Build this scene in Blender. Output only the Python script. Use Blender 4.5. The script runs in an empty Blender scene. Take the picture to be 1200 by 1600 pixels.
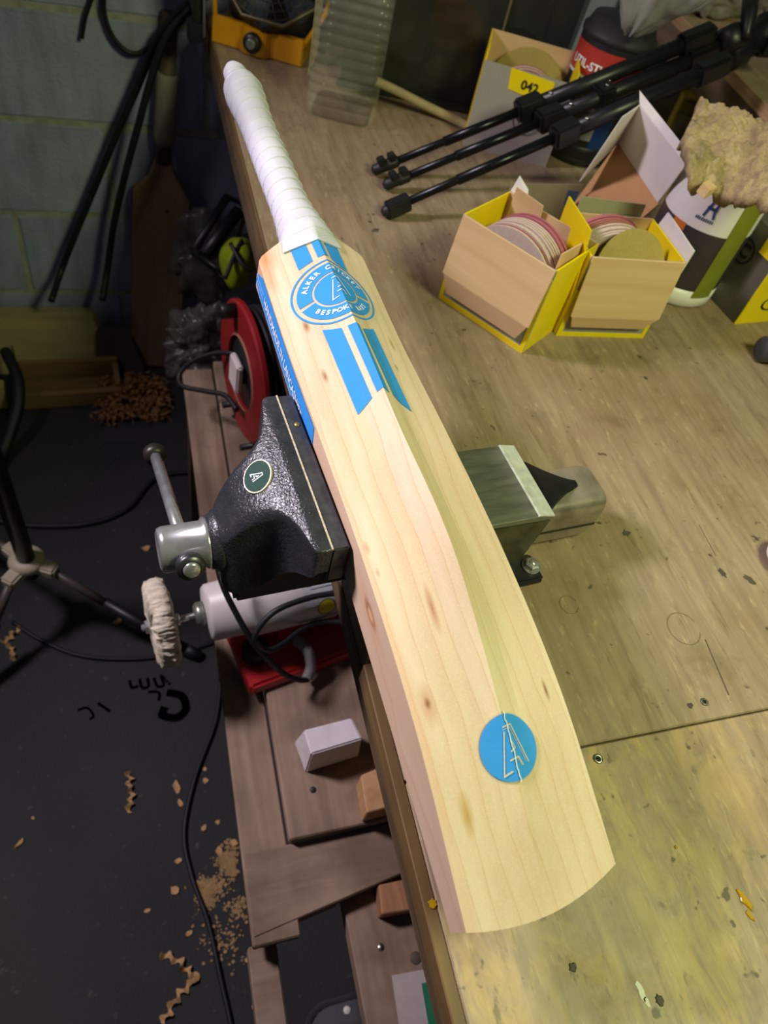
import bpy, bmesh, math, random
from mathutils import Vector, Matrix, noise
random.seed(7)
S = bpy.context.scene
COL = S.collection
# ------------------------------------------------------------------ camera
F = 1130.0
RC = Matrix(((0.95143878, -0.07726485, 0.29798388), (-0.24146647, -0.78772319, 0.56673285), (0.19094028, -0.61116473, -0.76812726)))  # camera(x right, y down, z fwd) -> world
CAM = Vector((-0.1650, 0.0, 1.45))
cd = bpy.data.cameras.new('camera'); cam = bpy.data.objects.new('camera', cd); COL.objects.link(cam)
cd.sensor_fit = 'AUTO'; cd.sensor_width = 36.0; cd.lens = F / 1600.0 * 36.0
cd.clip_start = 0.02; cd.clip_end = 50
mw = Matrix.Identity(4)
for i in range(3):
    mw[i][0] = RC[i][0]; mw[i][1] = -RC[i][1]; mw[i][2] = -RC[i][2]; mw[i][3] = CAM[i]
cam.matrix_world = mw
cd.dof.use_dof = True; cd.dof.focus_distance = 0.60; cd.dof.aperture_fstop = 7.5
S.camera = cam
# ------------------------------------------------------------------ world, lights, exposure
w = bpy.data.worlds.new('world'); S.world = w; w.use_nodes = True
w.node_tree.nodes['Background'].inputs[0].default_value = (0.75, 0.78, 0.9, 1)
w.node_tree.nodes['Background'].inputs[1].default_value = 0.036
S.view_settings.view_transform = 'Standard'; S.view_settings.look = 'None'
S.view_settings.exposure = 0.0; S.view_settings.gamma = 1.0; S.view_settings.use_curve_mapping = False
def area(name, loc, target, power, color, size, spread=180):
    l = bpy.data.lights.new(name, 'AREA'); l.energy = power; l.color = color; l.size = size; l.shape = 'DISK'; l.spread = math.radians(spread)
    o = bpy.data.objects.new(name, l); COL.objects.link(o); o.location = loc
    o.rotation_euler = (Vector(target) - Vector(loc)).to_track_quat('-Z', 'Y').to_euler()
    return o
area('stand_lamp', (-1.05, 0.98, 1.92), (0.30, 0.18, 0.75), 10.6, (0.98, 0.86, 0.96), 0.30, 101)
area('ceiling_lamp', (0.58, -0.18, 2.06), (0.40, 0.22, 0.9), 15.5, (0.84, 0.92, 0.47), 0.40, 170)

# ------------------------------------------------------------------ helpers
BZ = 0.88
def ray(px, py): return RC @ Vector(((px - 600) / F, (py - 800) / F, 1.0))
def at(px, py, z=None, x=None, y=None, d=None):
    r = ray(px, py)
    if z is not None: t = (z - CAM[2]) / r[2]
    elif x is not None: t = (x - CAM[0]) / r[0]
    elif y is not None: t = (y - CAM[1]) / r[1]
    else: t = d
    return CAM + r * t
def bench(px, py, h=0.0): return at(px, py, z=BZ + h)

class MB:
    def __init__(s): s.v = []; s.f = []; s.sm = []
    def add(s, vs, fs, smooth=False):
        o = len(s.v); s.v += [Vector(v) for v in vs]; s.f += [tuple(i + o for i in f) for f in fs]; s.sm += [smooth] * len(fs); return s
    def box(s, lo, hi, M=None):
        x0, y0, z0 = lo; x1, y1, z1 = hi
        vs = [Vector(p) for p in ((x0,y0,z0),(x1,y0,z0),(x1,y1,z0),(x0,y1,z0),(x0,y0,z1),(x1,y0,z1),(x1,y1,z1),(x0,y1,z1))]
        if M is not None: vs = [M @ v for v in vs]
        return s.add(vs, [(0,3,2,1),(4,5,6,7),(0,1,5,4),(1,2,6,5),(2,3,7,6),(3,0,4,7)])
    def hexa(s, b, t):   # bottom 4, top 4 points
        return s.add(list(b) + list(t), [(0,3,2,1),(4,5,6,7),(0,1,5,4),(1,2,6,5),(2,3,7,6),(3,0,4,7)])
    def panel(s, pts, th):   # planar polygon given thickness along its normal
        pts = [Vector(p) for p in pts]; n = (pts[1]-pts[0]).cross(pts[2]-pts[0]).normalized() * th
        k = len(pts)
        return s.add(pts + [p + n for p in pts], [tuple(range(k-1,-1,-1)), tuple(range(k, 2*k))] + [(i, (i+1)%k, (i+1)%k+k, i+k) for i in range(k)])
    def prism(s, poly, z0, z1, M=None):
        k = len(poly); vs = [Vector((p[0], p[1], z0)) for p in poly] + [Vector((p[0], p[1], z1)) for p in poly]
        if M is not None: vs = [M @ v for v in vs]
        return s.add(vs, [tuple(range(k-1,-1,-1)), tuple(range(k, 2*k))] + [(i, (i+1)%k, (i+1)%k+k, i+k) for i in range(k)])
    def lathe(s, prof, M=None, n=32, cap=True, smooth=True, a0=0.0, a1=2*math.pi):
        M = M or Matrix.Identity(4); full = abs(a1 - a0 - 2*math.pi) < 1e-6; m = n if full else n + 1
        vs = []; fs = []
        for r, z in prof:
            for i in range(m):
                a = a0 + (a1-a0)*i/n; vs.append(M @ Vector((r*math.cos(a), r*math.sin(a), z)))
        for j in range(len(prof)-1):
            for i in range(n):
                i2 = (i+1) % m; fs.append((j*m+i, j*m+i2, (j+1)*m+i2, (j+1)*m+i))
        s.add(vs, fs, smooth)
        if cap and full:
            for j, rev in ((0, True), (len(prof)-1, False)):
                if prof[j][0] > 1e-6:
                    idx = list(range(j*m, j*m+m)); o = len(s.v) - len(vs)
                    s.f.append(tuple(o+i for i in (reversed(idx) if rev else idx))); s.sm.append(False)
        return s
    def tube(s, path, r, n=10, cap=True):
        P = [Vector(p) for p in path]; k = len(P); rs = r if isinstance(r, (list, tuple)) else [r]*k
        vs = []; fs = []; up = None
        for i in range(k):
            t = (P[min(i+1,k-1)] - P[max(i-1,0)]).normalized()
            if up is None:
                up = t.orthogonal().normalized()
            up = (up - t*up.dot(t)); up = up.normalized() if up.length > 1e-6 else t.orthogonal().normalized()
            b = t.cross(up)
            for j in range(n):
                a = 2*math.pi*j/n; vs.append(P[i] + (up*math.cos(a) + b*math.sin(a))*rs[i])
        for i in range(k-1):
            for j in range(n): fs.append((i*n+j, i*n+(j+1)%n, (i+1)*n+(j+1)%n, (i+1)*n+j))
        o = len(s.v); s.add(vs, fs, True)
        if cap:
            s.f += [tuple(o+j for j in range(n-1,-1,-1)), tuple(o+(k-1)*n+j for j in range(n))]; s.sm += [False, False]
        return s
    def grid(s, rows, smooth=True, close=False):
        m = len(rows[0]); vs = [v for r in rows for v in r]; fs = []
        for i in range(len(rows)-1):
            for j in range(m if close else m-1): fs.append((i*m+j, i*m+(j+1)%m, (i+1)*m+(j+1)%m, (i+1)*m+j))
        return s.add(vs, fs, smooth)
    def mesh(s, name, bevel=0.0, seg=2):
        me = bpy.data.meshes.new(name); me.from_pydata([tuple(v) for v in s.v], [], s.f)
        me.polygons.foreach_set('use_smooth', s.sm); me.update()
        bm = bmesh.new(); bm.from_mesh(me)
        bmesh.ops.recalc_face_normals(bm, faces=bm.faces)
        if bevel > 0:
            bmesh.ops.bevel(bm, geom=[e for e in bm.edges if len(e.link_faces) == 2 and e.calc_face_angle(0) > 0.5], offset=bevel, segments=seg, affect='EDGES', clamp_overlap=True)
        bm.to_mesh(me); bm.free(); return me
    def build(s, name, mat, parent=None, bevel=0.0, seg=2, mw=None):
        return link(name, s.mesh(name, bevel, seg), mat, parent, mw)

def link(name, me, mat, parent=None, mw=None):
    o = bpy.data.objects.new(name, me); COL.objects.link(o)
    me.materials.clear(); me.materials.append(mat)
    if mw is not None: o.matrix_local = mw
    if parent is not None: o.parent = parent
    return o
def tag(o, label, cat, group=None, kind=None):
    if label: o['label'] = label
    if cat: o['category'] = cat
    if group: o['group'] = group
    if kind: o['kind'] = kind
    return o
def thing(name, label, cat, loc=(0,0,0), rotz=0.0, group=None, M=None):
    o = bpy.data.objects.new(name, None); COL.objects.link(o); o.empty_display_size = 0.05
    if M is not None: o.matrix_world = M
    else: o.location = loc; o.rotation_euler = (0, 0, rotz)
    return tag(o, label, cat, group)
def struct(o): o['kind'] = 'structure'; return o
def frame(origin, zdir, xhint=(1,0,0)):
    z = Vector(zdir).normalized(); x = Vector(xhint); x = (x - z*x.dot(z)).normalized(); y = z.cross(x)
    M = Matrix.Identity(4)
    for i in range(3): M[i][0]=x[i]; M[i][1]=y[i]; M[i][2]=z[i]; M[i][3]=origin[i]
    return M
def T(x, y, z): return Matrix.Translation((x, y, z))
def catmull(P, n=8):
    P = [Vector(p) for p in P]; Q = [P[0]*2-P[1]] + P + [P[-1]*2-P[-2]]; out = []
    for i in range(1, len(Q)-2):
        a, b, c, d = Q[i-1:i+3]
        for k in range(n):
            t = k/n; out.append(0.5*((2*b) + (c-a)*t + (2*a-5*b+4*c-d)*t*t + (3*b-a-3*c+d)*t**3))
    out.append(P[-1]); return out
def interp(x, xs, ys):
    if x <= xs[0]: return ys[0]
    for i in range(len(xs)-1):
        if x <= xs[i+1]:
            t = (x-xs[i])/(xs[i+1]-xs[i]); return ys[i] + (ys[i+1]-ys[i])*t
    return ys[-1]
def sinterp(x, xs, ys):   # smooth (cubic) interpolation
    if x <= xs[0]: return ys[0]
    if x >= xs[-1]: return ys[-1]
    n = len(xs)
    def m(i):
        if i == 0: return (ys[1]-ys[0])/(xs[1]-xs[0])
        if i == n-1: return (ys[-1]-ys[-2])/(xs[-1]-xs[-2])
        return (ys[i+1]-ys[i-1])/(xs[i+1]-xs[i-1])
    for i in range(n-1):
        if x <= xs[i+1]:
            h = xs[i+1]-xs[i]; t = (x-xs[i])/h
            return (2*t**3-3*t*t+1)*ys[i] + (t**3-2*t*t+t)*h*m(i) + (-2*t**3+3*t*t)*ys[i+1] + (t**3-t*t)*h*m(i+1)

# ------------------------------------------------------------------ materials
def srgb(c):
    if isinstance(c, str): c = [int(c[i:i+2], 16)/255 for i in (0,2,4)]
    return tuple((v/12.92 if v <= .04045 else ((v+.055)/1.055)**2.4) for v in c) + (1,)
class NT:
    def __init__(s, name):
        s.m = bpy.data.materials.new(name); s.m.use_nodes = True; s.t = s.m.node_tree; s.n = s.t.nodes
        s.b = s.n['Principled BSDF']; s.tc = s.n.new('ShaderNodeTexCoord')
    def node(s, typ, **k):
        nd = s.n.new(typ)
        for a, v in k.items(): setattr(nd, a, v)
        return nd
    def put(s, sock, v):
        if hasattr(v, 'is_linked') or isinstance(v, bpy.types.NodeSocket): s.t.links.new(v, sock)
        else: sock.default_value = v
    def math(s, op, a, b=0.0, c=0.0, clamp=False):
        nd = s.node('ShaderNodeMath', operation=op, use_clamp=clamp)
        for i, v in enumerate((a, b, c)):
            s.put(nd.inputs[i], v)
        return nd.outputs[0]
    def mapping(s, scale=(1,1,1), loc=(0,0,0), rot=(0,0,0), coord='Object'):
        mp = s.node('ShaderNodeMapping'); s.t.links.new(s.tc.outputs[coord], mp.inputs[0])
        mp.inputs['Scale'].default_value = scale; mp.inputs['Location'].default_value = loc; mp.inputs['Rotation'].default_value = rot
        return mp.outputs[0]
    def noise(s, vec, scale, detail=4, rough=.55, dist=0.0):
        nd = s.node('ShaderNodeTexNoise'); s.t.links.new(vec, nd.inputs['Vector'])
        nd.inputs['Scale'].default_value = scale; nd.inputs['Detail'].default_value = detail; nd.inputs['Roughness'].default_value = rough; nd.inputs['Distortion'].default_value = dist
        return nd.outputs['Fac']
    def ramp(s, fac, stops):
        nd = s.node('ShaderNodeValToRGB'); s.put(nd.inputs[0], fac); e = nd.color_ramp.elements
        while len(e) < len(stops): e.new(0.5)
        for el, (p, c) in zip(e, stops): el.position = p; el.color = c
        return nd.outputs[0]
    def mix(s, fac, a, b, mode='MIX'):
        nd = s.node('ShaderNodeMix', data_type='RGBA', blend_type=mode)
        s.put(nd.inputs[0], fac); s.put(nd.inputs[6], a); s.put(nd.inputs[7], b); return nd.outputs[2]
    def bump(s, h, strength, dist):
        nd = s.node('ShaderNodeBump'); nd.inputs['Strength'].default_value = strength; nd.inputs['Distance'].default_value = dist
        s.t.links.new(h, nd.inputs['Height']); s.t.links.new(nd.outputs[0], s.b.inputs['Normal'])
    def set(s, color=None, rough=None, metal=None, **k):
        if color is not None: s.put(s.b.inputs['Base Color'], color)
        if rough is not None: s.put(s.b.inputs['Roughness'], rough)
        if metal is not None: s.b.inputs['Metallic'].default_value = metal
        for a, v in k.items(): s.put(s.b.inputs[a.replace('_', ' ')], v)
        return s.m
G = (lambda v: (v, v, v, 1))
def M_plain(name, c, rough=.5, metal=0.0, var=.12, scale=30, bump=0.0, bscale=200, stretch=(1,1,1), coat=0.0):
    t = NT(name); c = srgb(c); v = t.mapping(scale=stretch)
    n = t.noise(v, scale, 5)
    lo = tuple(x*(1-var) for x in c[:3])+(1,); hi = tuple(min(1, x*(1+var)) for x in c[:3])+(1,)
    t.set(t.ramp(n, [(.3, lo), (.7, hi)]), rough, metal)
    if coat: t.b.inputs['Coat Weight'].default_value = coat
    if bump: t.bump(t.noise(v, bscale, 3), .6, bump)
    return t.m
def M_wood(name, c1, c2, dirscale=(3, 60, 60), rough=.6, bump=.0006, dirt=None):
    t = NT(name); v = t.mapping(scale=dirscale); n = t.noise(v, 1.0, 6, .6, .6)
    col = t.ramp(n, [(.28, srgb(c1)), (.72, srgb(c2))])
    b = t.noise(t.mapping(), 9, 4)
    if dirt: col = t.mix(t.ramp(b, [(.42, G(0)), (.68, G(.75))]), col, srgb(dirt))
    t.set(col, rough); t.bump(n, .5, bump); return t.m
def M_clear(name, tint, alpha_mix, rough=.12, diff=(.6,.6,.55)):
    t = NT(name); out = t.n['Material Output']
    tr = t.node('ShaderNodeBsdfTransparent'); tr.inputs[0].default_value = tint
    t.set(diff + (1,), rough, 0); t.b.inputs['Specular IOR Level'].default_value = .8
    nz = t.noise(t.mapping(), 25, 4)
    mx = t.node('ShaderNodeMixShader'); t.put(mx.inputs[0], t.ramp(nz, [(.3, G(alpha_mix*.7)), (.75, G(min(1, alpha_mix*1.3)))]))
    t.t.links.new(tr.outputs[0], mx.inputs[1]); t.t.links.new(t.b.outputs[0], mx.inputs[2]); t.t.links.new(mx.outputs[0], out.inputs[0])
    return t.m

def text_mesh(txt, size=1.0, align='CENTER', extra=0.0):
    cu = bpy.data.curves.new('tmp', 'FONT'); cu.body = txt; cu.size = size; cu.align_x = align; cu.align_y = 'CENTER'; cu.offset = extra; cu.resolution_u = 3
    o = bpy.data.objects.new('tmp', cu); COL.objects.link(o)
    dg = bpy.context.evaluated_depsgraph_get(); me = bpy.data.meshes.new_from_object(o.evaluated_get(dg))
    bpy.data.objects.remove(o); bpy.data.curves.remove(cu)
    bm = bmesh.new(); bm.from_mesh(me); bpy.data.meshes.remove(me)
    bmesh.ops.remove_doubles(bm, verts=bm.verts, dist=1e-6)
    return bm
def poly_bm(polys):
    bm = bmesh.new()
    for p in polys:
        f = bm.faces.new([bm.verts.new((a[0], a[1], 0)) for a in p])
    return bm
def stroke(pts, wd):   # polyline -> list of quads (mitre-less)
    out = []
    for a, b in zip(pts[:-1], pts[1:]):
        a = Vector(a); b = Vector(b); d = (b-a).normalized(); n = Vector((-d.y, d.x))*wd/2; e = d*wd/2
        out.append([a-e-n, b+e-n, b+e+n, a-e+n])
    return out
def ring_bm(r0, r1, a0=0, a1=2*math.pi, n=96, c=(0,0)):
    P = []
    for i in range(n):
        b0 = a0+(a1-a0)*i/n; b1 = a0+(a1-a0)*(i+1)/n
        q = lambda r, a: (c[0]+r*math.cos(a), c[1]+r*math.sin(a))
        P.append([q(r0,b0), q(r1,b0), q(r1,b1), q(r0,b1)] if r0 > 0 else [q(0,0), q(r1,b0), q(r1,b1)])
    return poly_bm(P)
def decal(bm, fn, cuts_x=(), cuts_y=(), name='print', mat=None, parent=None, mw=None):
    for ax, cs in ((0, cuts_x), (1, cuts_y)):
        for c in cs:
            co = [0,0,0]; no = [0,0,0]; co[ax] = c; no[ax] = 1
            bmesh.ops.bisect_plane(bm, geom=bm.verts[:]+bm.edges[:]+bm.faces[:], plane_co=co, plane_no=no, dist=1e-7)
    for v in bm.verts: v.co = fn(v.co.x, v.co.y)
    me = bpy.data.meshes.new(name); bmesh.ops.triangulate(bm, faces=bm.faces); bm.to_mesh(me); bm.free()
    return link(name, me, mat, parent, mw)
def rng(a, b, st):
    n = max(1, int(round((b-a)/st))); return [a+(b-a)*i/n for i in range(n+1)]

M_black_plastic = M_plain('black_plastic', '17181b', .42, var=.25, scale=60, bump=.0003)
M_black_rubber = M_plain('black_rubber', '101114', .55, var=.2)
M_chrome = M_plain('chrome', 'cfd1d2', .2, .78, var=.2, scale=60)
M_steel = M_plain('brushed_steel', '85877c', .36, .55, var=.35, scale=20, stretch=(1,6,1))
M_white = M_plain('white_plastic', 'e8e4e2', .4, var=.04)
M_blue = M_plain('blue_print', '3990dc', .6, var=.03); M_blue.node_tree.nodes['Principled BSDF'].inputs['Specular IOR Level'].default_value = .08
M_whiteprint = M_plain('white_print', 'eef2f6', .4, var=.02)
M_yellow = M_plain('yellow_card', 'f0d400', .5, var=.06)
M_card = M_wood('cardboard', 'cca678', 'dfbd94', (2, 260, 2), .8, .0003)
M_greycard = M_plain('grey_card', '9b958f', .75, var=.06, scale=400)
M_whitecard = M_plain('white_card', 'e2dcdc', .6, var=.03)
M_darkprint = M_plain('dark_print', '1d1f22', .5, var=.1)

# ================================================================== SETTING
# floor
t = NT('dark_floor'); v = t.mapping(); n1 = t.noise(v, 6, 6); n2 = t.noise(v, 160, 3)
col = t.mix(t.ramp(n2, [(.62, G(0)), (.78, G(.5))]), t.ramp(n1, [(.3, srgb('1d1d20')), (.7, srgb('2b2b2e'))]), srgb('4a4640'))
t.set(col, .75); t.bump(n2, .4, .001); M_floor = t.m
fl = MB().box((-2.5, -1.2, -.06), (2.2, 1.75, 0.0)).build('floor', M_floor); struct(fl)
t = NT('rubber_mat'); v = t.mapping(); n1 = t.noise(v, 5, 6); n2 = t.noise(v, 220, 3); n3 = t.noise(v, 60, 3)
col = t.mix(t.ramp(n3, [(.66, G(0)), (.74, G(.5))]), t.ramp(n1, [(.3, srgb('19191b')), (.7, srgb('242426'))]), srgb('57534c'))
t.set(col, .7); t.bump(n2, .5, .0012); M_mat = t.m
mat_o = MB().box((-1.6, -.9, 0.0), (.62, 1.36, .004)).build('floor_mat', M_mat, bevel=.001)
tag(mat_o, 'black rubber floor mat marked with dark scribbled lettering', 'mat')
M_mark = M_plain('marker_ink', '0f0f11', .6, var=.1)
def mark(pts, wd):
    P = [at(a, b, z=.0045) for a, b in pts]; P = catmull([(p.x, p.y, 0) for p in P], 5) if len(P) > 2 else P
    bm = poly_bm(stroke([(p.x, p.y) for p in P], wd))
    decal(bm, lambda x, y: Vector((x, y, .0047)), name='marker_lettering', mat=M_mark, parent=mat_o)
for pts, wd in (([(262,1082),(284,1088),(290,1108),(276,1121),(255,1118),(256,1108)], .016), ([(202,1062),(206,1074),(216,1072)], .006), ([(218,1060),(222,1074),(232,1072),(230,1058)], .006),
                ([(240,1058),(246,1072),(256,1070),(252,1056),(268,1072)], .006), ([(230,1081),(248,1082),(248,1096)], .006), ([(120,1110),(136,1106),(146,1118),(140,1124)], .005), ([(152,1098),(164,1106),(172,1112)], .006), ([(178,1094),(188,1090)], .005)):
    mark(pts, wd)

# block wall
M_mortar = M_plain('mortar', 'a6a696', .9, var=.2, scale=60, bump=.002, bscale=150)
t = NT('painted_block'); v = t.mapping(); n1 = t.noise(v, 7, 6); n2 = t.noise(v, 120, 4); n3 = t.noise(t.mapping(scale=(8,8,1.5)), 3, 4)
col = t.mix(t.ramp(n3, [(.45, G(0)), (.7, G(.5))]), t.ramp(n1, [(.3, srgb('969bb8')), (.7, srgb('aeb4d2'))]), srgb('7d8290'))
t.set(col, .75); t.bump(n2, .7, .003); M_block = t.m
wall = MB().box((-2.5, 1.757, -.06), (2.2, 1.95, 2.6)).build('wall_back', M_mortar); struct(wall)
bme = MB().box((-.219, 0, -.104), (.219, .018, .104)).mesh('block', .004)
joints = [.834 + .2215*(i-4) for i in range(9)]
for j, z0 in enumerate(joints[:-1]):
    x0 = -.211 if (j % 2 == 0) else -.211 + .2245
    for k in range(-5, 6):
        b = link('block', bme, M_block, wall); b.location = (x0 + .2245 + .449*k, 1.7525 + random.uniform(-.001, .001), z0 + .1107)

# ================================================================== WORKBENCH
bench_o = thing('workbench', 'worn plywood workbench with scarred top and raw brown edge', 'workbench', (0, 0, 0))
def M_ply(name, warm):
    t = NT(name); v = t.mapping()
    g = t.noise(t.mapping(scale=(75, 5, 20)), 1.0, 6, .6, .5)
    big = t.noise(v, 4.5, 5, .6); mid = t.noise(v, 16, 5, .65); fine = t.noise(t.mapping(scale=(160, 40, 60)), 1.0, 4, .7)
    base = t.ramp(g, [(.25, srgb('7c6a57')), (.5, srgb('938069')), (.78, srgb('a69378'))])
    base = t.mix(t.ramp(big, [(.42, G(0)), (.66, G(.6))]), base, srgb('7d6546'))
    base = t.mix(t.ramp(mid, [(.57, G(0)), (.74, G(.55))]), base, srgb('5f4c36'))
    base = t.mix(t.ramp(fine, [(.58, G(0)), (.76, G(.55))]), base, srgb('c4b088'))
    base = t.mix(t.ramp(t.noise(t.mapping(scale=(110, 14, 40), loc=(5, 2, 0)), 1.0, 5, .7), [(.56, G(0)), (.70, G(.6))]), base, srgb('6b5538'))
    if warm:
        y = t.node('ShaderNodeSeparateXYZ'); t.t.links.new(v, y.inputs[0])
        wear = t.math('MULTIPLY', t.ramp(t.noise(t.mapping(scale=(30, 14, 20)), 1.0, 5, .7, .8), [(.44, G(0)), (.60, G(1))]), t.ramp(t.noise(v, 6, 4), [(.35, G(0)), (.6, G(1))]))
        wear = t.math('MULTIPLY', wear, t.math('MULTIPLY_ADD', y.outputs[0], -1.6, .85, clamp=True))
        base = t.mix(wear, base, srgb('c0a460'))
        blot = t.ramp(t.noise(t.mapping(scale=(60, 30, 20), loc=(3, 1, 0)), 1.0, 4, .6), [(.62, G(0)), (.70, G(.7))])
        base = t.mix(blot, base, srgb('54462f'))
    spot = t.ramp(t.noise(v, 70, 2), [(.70, G(0)), (.76, G(.8))])
    base = t.mix(spot, base, srgb('3a2f24'))
    t.set(base, t.ramp(mid, [(.3, G(.42)), (.7, G(.62))])); t.bump(g, .5, .0012); return t.m
M_ply_far = M_ply('plywood_far', False); M_ply_near = M_ply('plywood_near', True)
SY = .153
MB().box((.006, SY+.0008, BZ-.022), (1.25, 1.69, BZ)).build('plywood_panel', M_ply_far, bench_o, bevel=.0012, seg=1)
MB().box((.006, -.75, BZ-.022), (1.25, SY-.0008, BZ)).build('plywood_panel', M_ply_near, bench_o, bevel=.0012, seg=1)
M_edge = M_wood('bench_edge_wood', '38281a', '6b5236', (30, 3, 90), .75, .001, dirt='2e2218')
M_edge2 = M_wood('bench_edge_varnished', '4f3c24', '7f633a', (30, 3, 90), .6, .001, dirt='5a4322')
# front edge: varnished lip, darker rail under it; the near length is a separate piece
for y0, y1, dx in ((.262, 1.69, .002), (-.75, .258, -.004)):
    MB().box((dx, y0, BZ-.028), (.006, y1, BZ-.0008)).build('edge_lip', M_edge2, bench_o, bevel=.001, seg=1)
MB().box((.001, -.75, BZ-.064), (.045, 1.69, BZ-.028)).build('front_rail', M_edge, bench_o, bevel=.002, seg=1)
for x0, y0 in ((.50, 1.58), (1.15, 1.58), (1.15, -.7), (.50, -.7)):
    MB().box((x0, y0, .0), (x0+.07, y0+.07, BZ-.022)).build('leg', M_edge, bench_o, bevel=.002, seg=1)
M_dirty = M_plain('dark_stain', '4b4034', .7, var=.2)
M_screw = M_plain('screw_steel', 'b9bab2', .35, 1.0, var=.3, scale=300)
def screw(px, py, r=.0042, mt=None):
    p = bench(px, py); m = MB().lathe([(r*1.05, -.001), (r, .0012), (r*.5, .0016), (r*.5, .0004), (0, .0004)], T(p.x, p.y, BZ), 20)
    s_ = m.build('screw_head', mt or M_screw, bench_o)
    mm = MB()
    for a in (.4, .4+math.pi/2): mm.box((-r*.55, -.0006, 0), (r*.55, .0006, .0018), T(p.x, p.y, BZ) @ Matrix.Rotation(a, 4, 'Z'))
    mm.build('cross_slot', M_darkprint, s_)
screw(934, 1186); screw(1100, 1097, .0036, M_plain('dull_screw', '6f6a5c', .5, .6))
def blob(px, py, sx, sy, ang, h, mt, name, n=14, seed=0):
    p = bench(px, py); rr = random.Random(seed); poly = []
    for i in range(n):
        a = 2*math.pi*i/n; k = 1 + rr.uniform(-.3, .3); poly.append((sx*k*math.cos(a), sy*k*math.sin(a)))
    M = T(p.x, p.y, BZ-.0004) @ Matrix.Rotation(ang, 4, 'Z')
    return MB().prism(poly, 0, h, M).build(name, mt, bench_o, bevel=h*.4, seg=1)
M_glue = M_plain('dried_glue', 'a8820f', .25, var=.2); M_paint = M_plain('white_paint_chip', 'd8d5c8', .6)
blob(1162, 1405, .0035, .008, .3, .0018, M_glue, 'glue_drip', seed=3); blob(1172, 1430, .002, .005, .3, .0014, M_glue, 'glue_drip', seed=4)
blob(1002, 1550, .0025, .006, .15, .0008, M_paint, 'paint_chip', seed=5); blob(1010, 1565, .0018, .004, .2, .0008, M_paint, 'paint_chip', seed=6)
blob(676, 1412, .003, .0035, 0, .0009, M_glue, 'glue_drip', seed=8)
blob(1056, 1324, .0015, .0015, 0, .0012, M_glue, 'glue_drip', seed=9)
for q, (px, py, a, b_, g_) in enumerate(((587, 360, .006, .004, .5), (578, 347, .003, .003, 0), (978, 833, .0045, .004, .3), (1078, 1103, .003, .003, 0), (1030, 1563, .003, .0035, .2), (895, 1512, .003, .003, .2), (1170, 905, .004, .007, .4), (1128, 895, .003, .006, .3))):
    blob(px, py, a, b_, g_, .0012, M_dirty, 'dark_fleck', seed=20+q)
M_ring = M_plain('ring_stain', '76634a', .6, var=.15)
def ring_stain(px, py, r, wd):
    p = bench(px, py)
    decal(ring_bm(r-wd, r, .3, 5.9, 60), lambda x, y: Vector((p.x+x, p.y+y*1.05, BZ+.0004)), name='ring_stain', mat=M_ring, parent=bench_o)
ring_stain(1068, 982, .0175, .0008); ring_stain(889, 945, .010, .0008)
# knife scores along the grain
def score(a, b, wd):
    A = bench(*a); B = bench(*b); M_s = M_dirty
    decal(poly_bm(stroke([(A.x, A.y), (B.x, B.y)], wd)), lambda x, y: Vector((x, y, BZ+.0003)), name='score_mark', mat=M_dirty, parent=bench_o)
score((1102, 1000), (1138, 1085), .0012); score((1092, 820), (1118, 868), .0006)

# ================================================================== CRICKET BAT
BM4 = Matrix(((0.1000, 0.9948, 0.0178, -0.00999), (-0.9824, 0.1016, -0.1566, 0.58888), (-0.1576, -0.0018, 0.9875, 1.03778), (0, 0, 0, 1)))
L = .5522; BOW = .0048
EK = [0, .2, .4, .6, .8, 1.0]; EV = [.0300, .0320, .0430, .0515, .0500, .0308]; SV = [.0552, .0660, .0715, .0815, .0625, .0335]
def bW(u): return (.10204 + (.11164-.10204)*max(0, min(1, u/L)))/2
def bF(u): t_ = u/L; return -4*BOW*(t_-.5)**2
def bE(u): return sinterp(u/L, EK, EV) + min(0, L-u)*.16
def bS(u): return sinterp(u/L, EK, SV) + min(0, L-u)*.24
def bG(x, u):
    k = max(0, min(1, (u/L-.12)/.28)) * (1 - max(0, min(1, (u/L-.80)/.2))*.8)
    c = .70 - .17*k
    return interp(x, [0, .30, 1], [1, c, 0])
def bsurf(u, v, off=0.0):
    x = min(abs(v)/bW(u), 1); h = bF(u) + bE(u) + (bS(u)-bE(u))*bG(x, u)
    return Vector((u, v, h + off))
bat = thing('cricket_bat', 'pale wooden cricket bat with blue stickers and white wrapped handle clamped in the vise', 'cricket bat', M=BM4)
t = NT('bat_willow'); v = t.mapping(); sp = t.node('ShaderNodeSeparateXYZ'); t.t.links.new(v, sp.inputs[0]); U, V_, W_ = sp.outputs
wob = t.noise(t.mapping(scale=(6, 10, 10)), 1.0, 3, .5)
lat = t.math('ADD', V_, t.math('MULTIPLY', W_, .25)); lat = t.math('MULTIPLY_ADD', wob, .022, lat)
fr = t.math('FRACT', t.math('DIVIDE', lat, .0125))
line = t.ramp(fr, [(0, G(.75)), (.045, G(.0)), (.62, G(.0)), (.93, G(.22)), (1.0, G(.75))])
tone = t.noise(t.mapping(scale=(5, 40, 40)), 1.0, 4, .55)
col = t.ramp(tone, [(.3, srgb('c8b194')), (.7, srgb('d9c6ac'))])
col = t.mix(t.math('MULTIPLY', line, .55), col, srgb('b98a58'))
flek = t.noise(t.mapping(scale=(700, 900, 900)), 1.0, 2); col = t.mix(t.ramp(flek, [(.4, G(0)), (.75, G(.22))]), col, srgb('f4dcb8'))
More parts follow.
